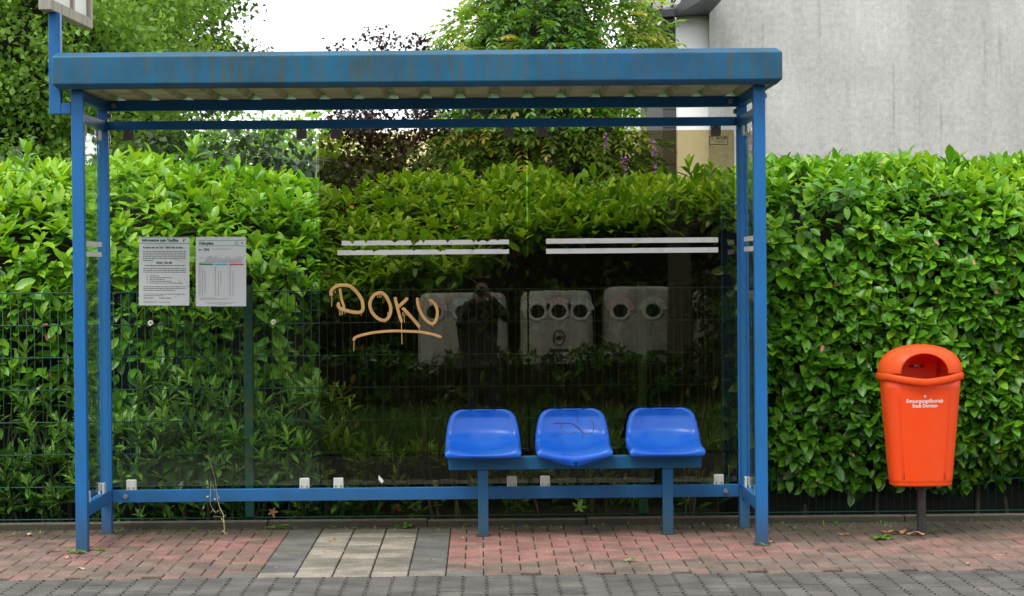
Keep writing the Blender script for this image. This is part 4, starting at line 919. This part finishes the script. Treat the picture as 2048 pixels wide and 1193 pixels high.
# ------------------------------------------------------------------ house
HS = thing('house', 'pale rendered house wall with dark balcony above the hedge', 'house', None, (0, 0, 0))
mb = MB(); mb.box(2.275, 14, 6.0, 15, -.3, 7.5); mb.build('wall', M_WALL, HS)
mb = MB(); mb.box(2.012, 2.274, 6.12, 14.9, -.3, 3.86); mb.build('side_wall', M_WALL2, HS)
mb = MB(); mb.box(1.90, 2.010, 6.25, 9.0, -.3, 3.694); mb.build('clad_pillar', M_SLATE, HS)
mb = MB()
for i in range(24): mb.box(1.898, 2.008, 6.240, 6.249, .0 + i * .155, .148 + i * .155)
mb.build('cladding_board', M_SLATE, HS)
mb = MB(); mb.add([(1.80, 6.1, 3.70), (1.98, 5.95, 3.70), (2.11, 5.05, 3.72), (2.274, 5.05, 3.72), (2.273, 5.9, 3.72), (2.273, 6.115, 3.72), (1.80, 6.20, 3.70)] + [(1.80, 6.1, 3.76), (1.98, 5.95, 3.76), (2.11, 5.05, 3.9), (2.274, 5.05, 4.0), (2.273, 5.9, 4.0), (2.273, 6.115, 3.9), (1.80, 6.20, 3.76)],
    [(0, 6, 5, 4, 3, 2, 1), (7, 8, 9, 10, 11, 12, 13)] + [(i, (i + 1) % 7, 7 + (i + 1) % 7, 7 + i) for i in range(7)]); mb.build('balcony_slab', M_RAIL, HS)
mb = MB(); mb.box(1.745, 1.985, 6.05, 6.12, 3.685, 3.745); mb.build('balcony_edge', M_RAIL, HS, bevel=.004)
rl_ = MB()
for i in range(6): xx = 1.80 + i * .085; rl_.tube([(xx, 6.1, 3.76), (xx + .02, 6.1, 4.7)], .009, 8)
for i in range(4): rl_.tube([(1.76 + i * .09, 6.08, 3.74), (1.98 + i * .09, 6.0, 4.15)], .008, 8)
rl_.tube([(1.76, 6.1, 4.7), (2.274, 6.1, 4.7)], .02, 8); rl_.build('railing', M_RAIL, HS)

for lab, x, z in (('white snail shell on the hedge left of the green fence post', -1.74, 1.285), ('white snail shell on the hedge right of the green fence post', -.965, 1.285)):
    T = thing('snail', lab, 'snail', None, (x, 1.325, z)); mb = MB(); mb.tube([((.004 + .0010 * a) * math.cos(a), .004 - .0004 * a, (.004 + .0010 * a) * math.sin(a)) for a in np.linspace(0, 11, 40)], [.0025 + .00035 * a for a in np.linspace(0, 11, 40)], 8); mb.build('shell', M_LBLW, T, smooth=True)
# ------------------------------------------------------------------ small plants and fallen leaves on the pavement
def weed(label, x, y, n, s, seed, z=0.0, up=.3):
    T = thing('weed', label, 'weed', 'weeds growing in the paving joints', (x, y, z)); r = np.random.default_rng(seed); a = r.uniform(0, 6.28, n)
    d = np.stack([np.cos(a), np.sin(a), r.uniform(.1, .4, n) + up * r.random(n)], 1); sz = s * r.uniform(.6, 1.15, n)
    leaf_mesh('leaves', 'dent', np.zeros((n, 3)) + [0, 0, .004], d, np.tile(UPV, (n, 1)) + r.normal(0, .2, (n, 3)), sz, sz * .34, r.uniform(.2, 1, n), M_WEED, T, curl=.3)
    mb = MB(); mb.tube([(0, 0, -.01), (0, 0, .006)], .005, 6); mb.build('root_crown', M_TWIG, T)
weed('dandelion in the kerb joint left of the dark tactile tiles', -.945, 1.06, 7, .085, 1, up=.7)
weed('leafy dandelion at the kerb behind the white tactile tiles', -.13, 1.08, 12, .075, 2, up=.5)
weed('flat rosette weed in front of the orange bin post', 2.70, .22, 18, .085, 3)
weed('broad leaved weed at the foot of the left front post', -1.99, -.06, 9, .065, 4)
weed('small weed just right of the left front post', -1.86, .03, 8, .055, 5)
weed('tiny weed at the foot of the right front post', 1.975, -.05, 5, .045, 6)
weed('single green leaf behind the orange bin post', 3.03, .50, 3, .07, 7, up=.9)
weed('wisp of clover at the kerb behind the tactile tiles', -.58, 1.10, 8, .03, 8, up=.8)
# dead stalk
ST = thing('dead_weed', 'tall dried weed stalk standing in front of the lower rail', 'weed', None, (-1.236, .86, 0))
def zs(p): return ((p[0] - 300) / 6.275 / 325, 0, 0)
mb = MB()
def SP_(pts): return [((a - 305) / 6.275 / 326, -.02 * math.sin(i), max(-.005, (1100 - b) / 6.275 / 326)) for i, (a, b) in enumerate(pts)]
mb.tube(SP_([(305, 1105), (300, 960), (290, 850), (245, 770), (215, 680), (205, 580), (190, 420), (155, 260), (105, 130)]), [.0045, .0034, .0026, .0020, .0016, .0014, .0012, .0010, .0009], 6)
mb.tube(SP_([(160, 800), (130, 720), (135, 600), (140, 440)]), .0014, 6); mb.tube(SP_([(205, 580), (180, 530), (165, 480)]), .0018, 6); mb.tube(SP_([(150, 790), (200, 830), (245, 800)]), .002, 6); mb.tube(SP_([(300, 1100), (345, 1105)]), .003, 5); mb.tube(SP_([(270, 885), (170, 880)]), .0012, 5)
mb.build('stalk', M_DRYSTEM, ST)
C = np.array(SP_([(250, 775), (255, 820), (225, 600), (240, 630), (195, 590), (130, 610), (110, 630), (150, 810), (135, 250), (165, 290), (90, 110), (110, 105), (300, 880), (310, 870), (260, 900), (290, 920), (180, 650), (290, 1090), (340, 1100)])); n = len(C)
leaf_mesh('dry_leaves', 'laurel', C, rng.normal(0, 1, (n, 3)) - UPV * .4, rng.normal(0, 1, (n, 3)), rng.uniform(.012, .026, n), rng.uniform(.006, .012, n), rng.uniform(.72, .9, n), M_DRY, ST, curl=.5)
# fallen leaves
def fallen(label, x, y, s, t, seed, z=0.0, lobes=0, rx=0.0):
    random.seed(seed); mb = MB(); n = 28; pts = []
    for i in range(n):
        a = 2 * math.pi * i / n; r_ = .5 * (abs(math.cos(a)) * .55 + .45) if not lobes else .5 * (.30 + .70 * abs(math.cos(a * lobes / 2 + .25 * math.sin(a + seed))) ** 1.5) * (1 + .28 * math.cos(a - seed)) * random.uniform(.86, 1.1)
        pts.append((math.cos(a) * r_ * s, math.sin(a) * r_ * s * (.55 if not lobes else .95), .0))
    def zf(px, py): return .004 + s * .18 * abs(math.sin(px / s * 4 + seed)) + s * .12 * (py / s) ** 2
    v = [(0, 0, zf(0, 0))] + [(a, b, zf(a, b)) for a, b, c in pts]
    mb.add(v, [(0, i + 1, (i + 1) % n + 1) for i in range(n)], 0, t)
    o = mb.build('fallen_leaf', M_DRY if t <= 1 else M_WEED, attr=True, solid=.0012); o.location = (x, y, z); o.rotation_euler = (rx, 0, random.uniform(0, 6.28)); tag(o, label, 'leaf', 'fallen leaves on the paving')
for i, a in enumerate((
 ('pale curled leaf by the kerb left of the shelter', -2.42, .82, .075, .78), ('peach leaf just in front of the left front post', -1.99, -.32, .06, .75), ('peach leaf on the paving near the left edge of the road', -1.83, -.82, .06, .72),
 ('small tan leaf midway between left post and tactile tiles', -1.62, -.42, .028, .72), ('yellowish leaf speck beside the dark tactile tile', -1.16, -.45, .028, .72), ('orange leaf on the joint of dark and white tiles', -.55, .42, .06, .5),
 ('white petal scrap in front of the left bench leg', .23, .45, .028, .85), ('brown leaf on the red paving below the bench', .88, -.86, .05, .3), ('yellow leaf at the right front post', 2.03, .12, .05, 1.0),
 ('orange leaf lying between shelter and bin', 2.50, .42, .07, .35), ('largest rusty leaf at the foot of the bin post', 2.83, .46, .13, .22), ('second rusty leaf against the bin post', 2.93, .40, .11, .4), ('rusty leaf left of the bin post leaves', 2.78, .52, .09, .15),
 ('peach leaf at the road edge below the bin', 2.95, -.98, .05, .72), ('tan leaf on the road pavers at lower right', 3.30, -1.30, .055, .65), ('tan speck of leaf right of the bin', 3.2, -.62, .035, .7), ('tan leaf on brown paving right of the right front post', 2.25, -.25, .03, .7), ('grey brown bark piece near the left front post', -2.13, -.0, .09, .12))): fallen(*a, i)
fallen('upright brown oak leaf against the fence behind the tactile tiles', -.19, 1.30, .085, .04, 30, .10, 5, 1.2); fallen('brown oak leaf caught in the fence right of the fence post', -.98, 1.31, .075, .05, 31, .08, 5, 1.2); fallen('yellow green oak leaf standing on the kerb below the bench', 0.95, 1.25, .10, 1.02, 32, .095, 5, 1.1); fallen('green leaf lying flat on the paving below the right seat', 1.16, -.70, .08, 1.02, 33, 0, 5)

# ------------------------------------------------------------------ across the road (seen mirrored in the tinted panes)
g = MB(); g.add([(-40, -40, .0), (40, -40, .0), (40, -6.9, .0), (-40, -6.9, .0)], [(0, 1, 2, 3)]); tag(g.build('verge', M_GRASSG), kind='structure')
n = 15000; P = np.stack([rng.uniform(-7, 9, n), rng.uniform(-17.0, -6.95, n), np.zeros(n)], 1)
o = leaf_mesh('verge_grass', 'narrow', P, rng.normal(0, .35, (n, 3)) + UPV, rng.normal(0, 1, (n, 3)) * [1, 1, .1], rng.uniform(.06, .17, n), rng.uniform(.006, .012, n), rng.uniform(0, .45, n), M_NARROW); tag(o, 'rough grass on the verge across the road', None, None, 'stuff')
def bank(label, x0, x1, holes, h=1.66):
    cx_ = (x0 + x1) / 2; w_ = x1 - x0; T = thing('bottle_bank', label, 'glass container', 'grey bottle banks across the road', (cx_, -18.6, 0)); mb = MB(); rings = []
    for z, k in ((0, 1.0), (.05, 1.02), (.5, 1.0), (1.0, .975), (1.35, .955), (1.50, .93), (1.58, .88), (1.63, .78), (1.655, .6), (1.66, .3)):
        kk = .5 * w_ - .5 * (1.02 - k) * .55; rings.append([(x, y, z * h / 1.66) for x, y in (sup(2 * math.pi * i / 48, kk, .55 - .5 * (1.02 - k) * .5, 5) for i in range(48))])
    mb.loft(rings); mb.build('shell', M_BANK, T, smooth=True)
    for fx, word, lm in holes:
        x = fx * w_; y = .545; z = 1.36
        # ring, hole and arched label, on the side that faces the road
        q = MB(); q.tube([(x + .125 * math.cos(a), y - .01, z + .115 * math.sin(a)) for a in np.linspace(0, 2 * math.pi, 33)], .030, 8); q.build('hole_ring', M_BANKRING, T, smooth=True)
        q = MB(); q.tube([(x, y - .06, z), (x, y + .012, z)], .105, 24); q.build('hole', M_HOLE, T)
        q = MB(); aa = np.linspace(.12, math.pi - .12, 20); q.add([(x + r_ * math.cos(a), y + .032, z + r_ * math.sin(a)) for r_ in (.14, .20) for a in aa], [(i, i + 1, 20 + i + 1, 20 + i) for i in range(19)]); lb = q.build('arch_label', lm, T, solid=.004)
        q = MB(); nl = len(word)
        for i, ch in enumerate(word):
            a = math.pi - (.35 + (math.pi - .7) * i / (nl - 1)); a = math.pi - a
            v, f = text_parts(ch, .043)
            # read from the road (looking towards -y): screen right is -x
            def tr_(p, a=a): lx, ly = p[0], p[1] + .156; th = a - math.pi / 2; rx_ = lx * math.cos(th) - ly * math.sin(th); rz = lx * math.sin(th) + ly * math.cos(th); return (x - rx_ * -1 * -1, y + .036, z + rz)
            q.add([tr_(p) for p in v], f)
        q.build('lettering', M_REDP if lm is M_LBLPINK else M_BLACK, lb)
    return T
B2 = bank('leftmost bottle bank mirrored behind the photographer', -.58, .745, ((-.31, 'GRÜNGLAS', M_LBLPINK), (-.0, 'WEISSGLAS', M_LBLBLUE), (.31, 'BRAUNGLAS', M_LBLWHITE)), 1.64)
B1 = bank('bottle bank with three holes and an octagonal badge', .90, 1.93, ((-.30, 'GRÜNGLAS', M_LBLWHITE), (.0, 'GRÜNGLAS', M_LBLPINK), (.30, 'WEISSGLAS', M_LBLBLUE)), 1.66)
q = MB(); oc = [(.055 * 1.5 * math.cos(a + .39), .075 * 1.5 * math.sin(a + .39)) for a in np.linspace(0, 2 * math.pi, 9)]; q.tube([(a, .566, .98 + b) for a, b in oc], .010, 6); q.box(-.05, .05, .556, .560, .955, 1.01); q.build('badge', M_BLACK, B1)
q = MB(); q.box(-.14, .14, .560, .566, .78, .82); q.build('info_strip', M_BLACK, B1); q = MB(); q.box(-.13, .13, .560, .566, .72, .765); q.build('info_strip', M_LBLBLUE, B1)
B3 = bank('bottle bank with two visible holes beside the dark trunk', 2.06, 3.10, ((-.27, 'GRÜNGLAS', M_LBLPINK), (.18, 'BRAUNGLAS', M_LBLWHITE)), 1.71)
q = MB(); q.box(.1, .36, .560, .566, .74, .79); q.build('info_strip', M_BLACK, B3)
bank('half hidden bottle bank right of the dark trunk', 3.36, 4.3, ((.0, 'WEISSGLAS', M_LBLWHITE),), 1.65)
T = tree('roadside_tree', 'dark trunked tree between the bottle banks across the road', 'tree', (3.08, -17.4), 7.5, (2.4, 2.0, 2.2), 150, 40, .14, M_DARKSHRUB, .3, 60, .4, 5.4, .17)
for i, x in enumerate((-7.5, -4.8, -2.2, .4, 3.0, 5.6, 8.2)):
    tree('roadside_tree', 'dense dark tree behind the bottle banks, number %s from the left' % ('first', 'second', 'third', 'fourth', 'fifth', 'sixth', 'seventh')[i] if False else ('dense dark tree %s across the road' % ('far left', 'left of the bottle banks', 'behind the left bottle bank edge', 'behind the photographer', 'behind the right bottle banks', 'right of the bottle banks', 'far right')[i]), 'tree', (x, -21.5 + .5 * (i % 2)), 6.4 + .5 * (i % 3), (1.85, 1.3, 3.2), 190, 46, .16, M_DARKSHRUB, .2, 70 + i, .38, 3.1, .16, 'dark trees across the road', .6, core=.88)
tree('roadside_sapling', 'leafy sapling in front of the half hidden bottle bank', 'tree', (3.75, -17.6), 2.2, (.55, .35, .9), 70, 40, .07, M_DARKSHRUB, .4, 91, .14, 1.15, .04)
# low hedge in front of the bottle banks
n = 2600; P = np.stack([rng.uniform(-6, 8, n), -17.3 + rng.normal(0, .22, n), rng.uniform(.05, .82, n)], 1); P[:, 2] *= 1 + .1 * np.sin(P[:, 0] * 4)
LH = thing('low_hedge', 'low dark hedge in front of the bottle banks across the road', 'hedge', None, (1, -17.3, 0)); R = rosettes(P, UPV + rng.normal(0, .7, (n, 3)) + [0, .4, 0], 6, .10, .045, (30, 90), np.full(n, .16)); R[0] = R[0] - np.array([1, -17.3, 0]); leaf_mesh('foliage', 'laurel', *R, M_LAUREL, LH)
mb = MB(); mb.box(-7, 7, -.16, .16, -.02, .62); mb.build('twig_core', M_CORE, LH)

# photographer, standing at the viewpoint, mirrored in the glass
def skin(name, nodes, edges, mt, parent, sub=2):
    me = bpy.data.meshes.new(name); me.from_pydata([n_[:3] for n_ in nodes], edges, []); o = bpy.data.objects.new(name, me); COL.objects.link(o)
    sk = o.modifiers.new('skin', 'SKIN'); 
    for i, n_ in enumerate(nodes):
        d_ = me.skin_vertices[0].data[i]; d_.radius = (n_[3], n_[4] if len(n_) > 4 else n_[3]); d_.use_root = (i == 0)
    sk.use_smooth_shade = True; s = o.modifiers.new('s', 'SUBSURF'); s.levels = sub; s.render_levels = sub
    bpy.context.view_layer.update(); me2 = bpy.data.meshes.new_from_object(o.evaluated_get(bpy.context.evaluated_depsgraph_get())); bpy.data.objects.remove(o); me2.name = name
    me2.polygons.foreach_set('use_smooth', [True] * len(me2.polygons)); me2.materials.clear(); return link(name, me2, mt, parent)
PR = thing('person', 'person in black jacket and dark jeans photographing the shelter', 'person', None, (.36, -13.80, 0))
nodes = [(0, 0, .95, .13, .10), (0, -.01, 1.12, .125, .095), (0, -.01, 1.32, .14, .10), (0, 0, 1.45, .075, .07), (0, .01, 1.53, .052), (0, .035, 1.60, .066), (0, .02, 1.67, .088, .095), (0, .01, 1.735, .06),
         (-.18, 0, 1.42, .055), (-.27, .05, 1.15, .043), (-.10, .27, 1.52, .03), (.18, 0, 1.42, .055), (.33, .10, 1.25, .043), (.09, .27, 1.55, .03),
         (-.10, 0, .88, .085), (-.12, .02, .50, .058), (-.13, -.02, .09, .04), (-.13, .13, .035, .035), (.10, 0, .88, .085), (.12, .02, .50, .058), (.13, -.02, .09, .04), (.13, .13, .035, .035), (0, .125, 1.625, .014)]
edges = [(0, 1), (1, 2), (2, 3), (3, 4), (4, 5), (5, 6), (6, 7), (2, 8), (8, 9), (9, 10), (2, 11), (11, 12), (12, 13), (0, 14), (14, 15), (15, 16), (16, 17), (0, 18), (18, 19), (19, 20), (20, 21), (5, 22)]
for s, w_ in ((-1, 10), (1, 13)):        # palms and fingers curled round the camera
    wx, wy, wz = nodes[w_][:3]; b = len(nodes); nodes.append((wx + -s * .0, wy + .05, wz + .015, .026, .018)); edges.append((w_, b))
    for k in range(4):
        c = len(nodes); oz = .032 - k * .021; ln = (.9, 1, .95, .75)[k]
        nodes += [(wx - s * .005, wy + .085 * ln, wz + .02 + oz, .0095), (wx - s * .028, wy + .105 * ln, wz + .02 + oz, .0085), (wx - s * .05, wy + .10 * ln, wz + .02 + oz, .0075)]; edges += [(b, c), (c, c + 1), (c + 1, c + 2)]
    c = len(nodes); nodes += [(wx - s * .03, wy + .03, wz - .012, .011), (wx - s * .055, wy + .055, wz - .008, .009)]; edges += [(b, c), (c, c + 1)]
skin('body', nodes, edges, M_SKIN, PR)
J = [(-.06, 0, .90, .29, .15), (-.06, -.01, 1.12, .275, .15), (-.02, -.01, 1.32, .235, .15), (0, 0, 1.46, .085, .08), (-.19, 0, 1.42, .085), (-.27, .05, 1.15, .085), (-.115, .25, 1.51, .046), (.19, 0, 1.42, .085), (.33, .10, 1.25, .070), (.105, .25, 1.54, .046), (-.05, -.01, .70, .29, .15)]
skin('jacket', J, [(0, 1), (1, 2), (2, 3), (2, 4), (4, 5), (5, 6), (2, 7), (7, 8), (8, 9), (0, 10)], M_JACKET, PR)
skin('trousers', [(0, 0, .90, .15, .12), (-.10, 0, .82, .105), (-.12, .02, .50, .078), (-.13, -.02, .09, .058), (.10, 0, .82, .105), (.12, .02, .50, .078), (.13, -.02, .09, .058)], [(0, 1), (1, 2), (2, 3), (0, 4), (4, 5), (5, 6)], M_JEANS, PR)
skin('hair', [(0, -.02, 1.70, .10, .09), (0, -.01, 1.745, .075), (0, -.055, 1.64, .07)], [(0, 1), (0, 2)], M_HAIR, PR)
for s in (-1, 1): skin('shoe', [(s * .13, -.04, .05, .05), (s * .13, .08, .045, .048), (s * .13, .18, .035, .038)], [(0, 1), (1, 2)], M_SHOE, PR)
CM = thing('photo_camera', 'black photo camera held up to the photographer\'s face', 'camera', None, (.36, -13.52, 1.60)); m = MB(); m.box(-.065, .065, -.03, .03, -.04, .045); m.box(-.025, .025, -.03, .025, .0455, .07); m.build('camera_body', M_SHOE, CM, bevel=.008); m = MB(); m.tube([(0, .0305, 0), (0, .085, 0)], .032, 20); m.build('lens', M_SHOE, CM)
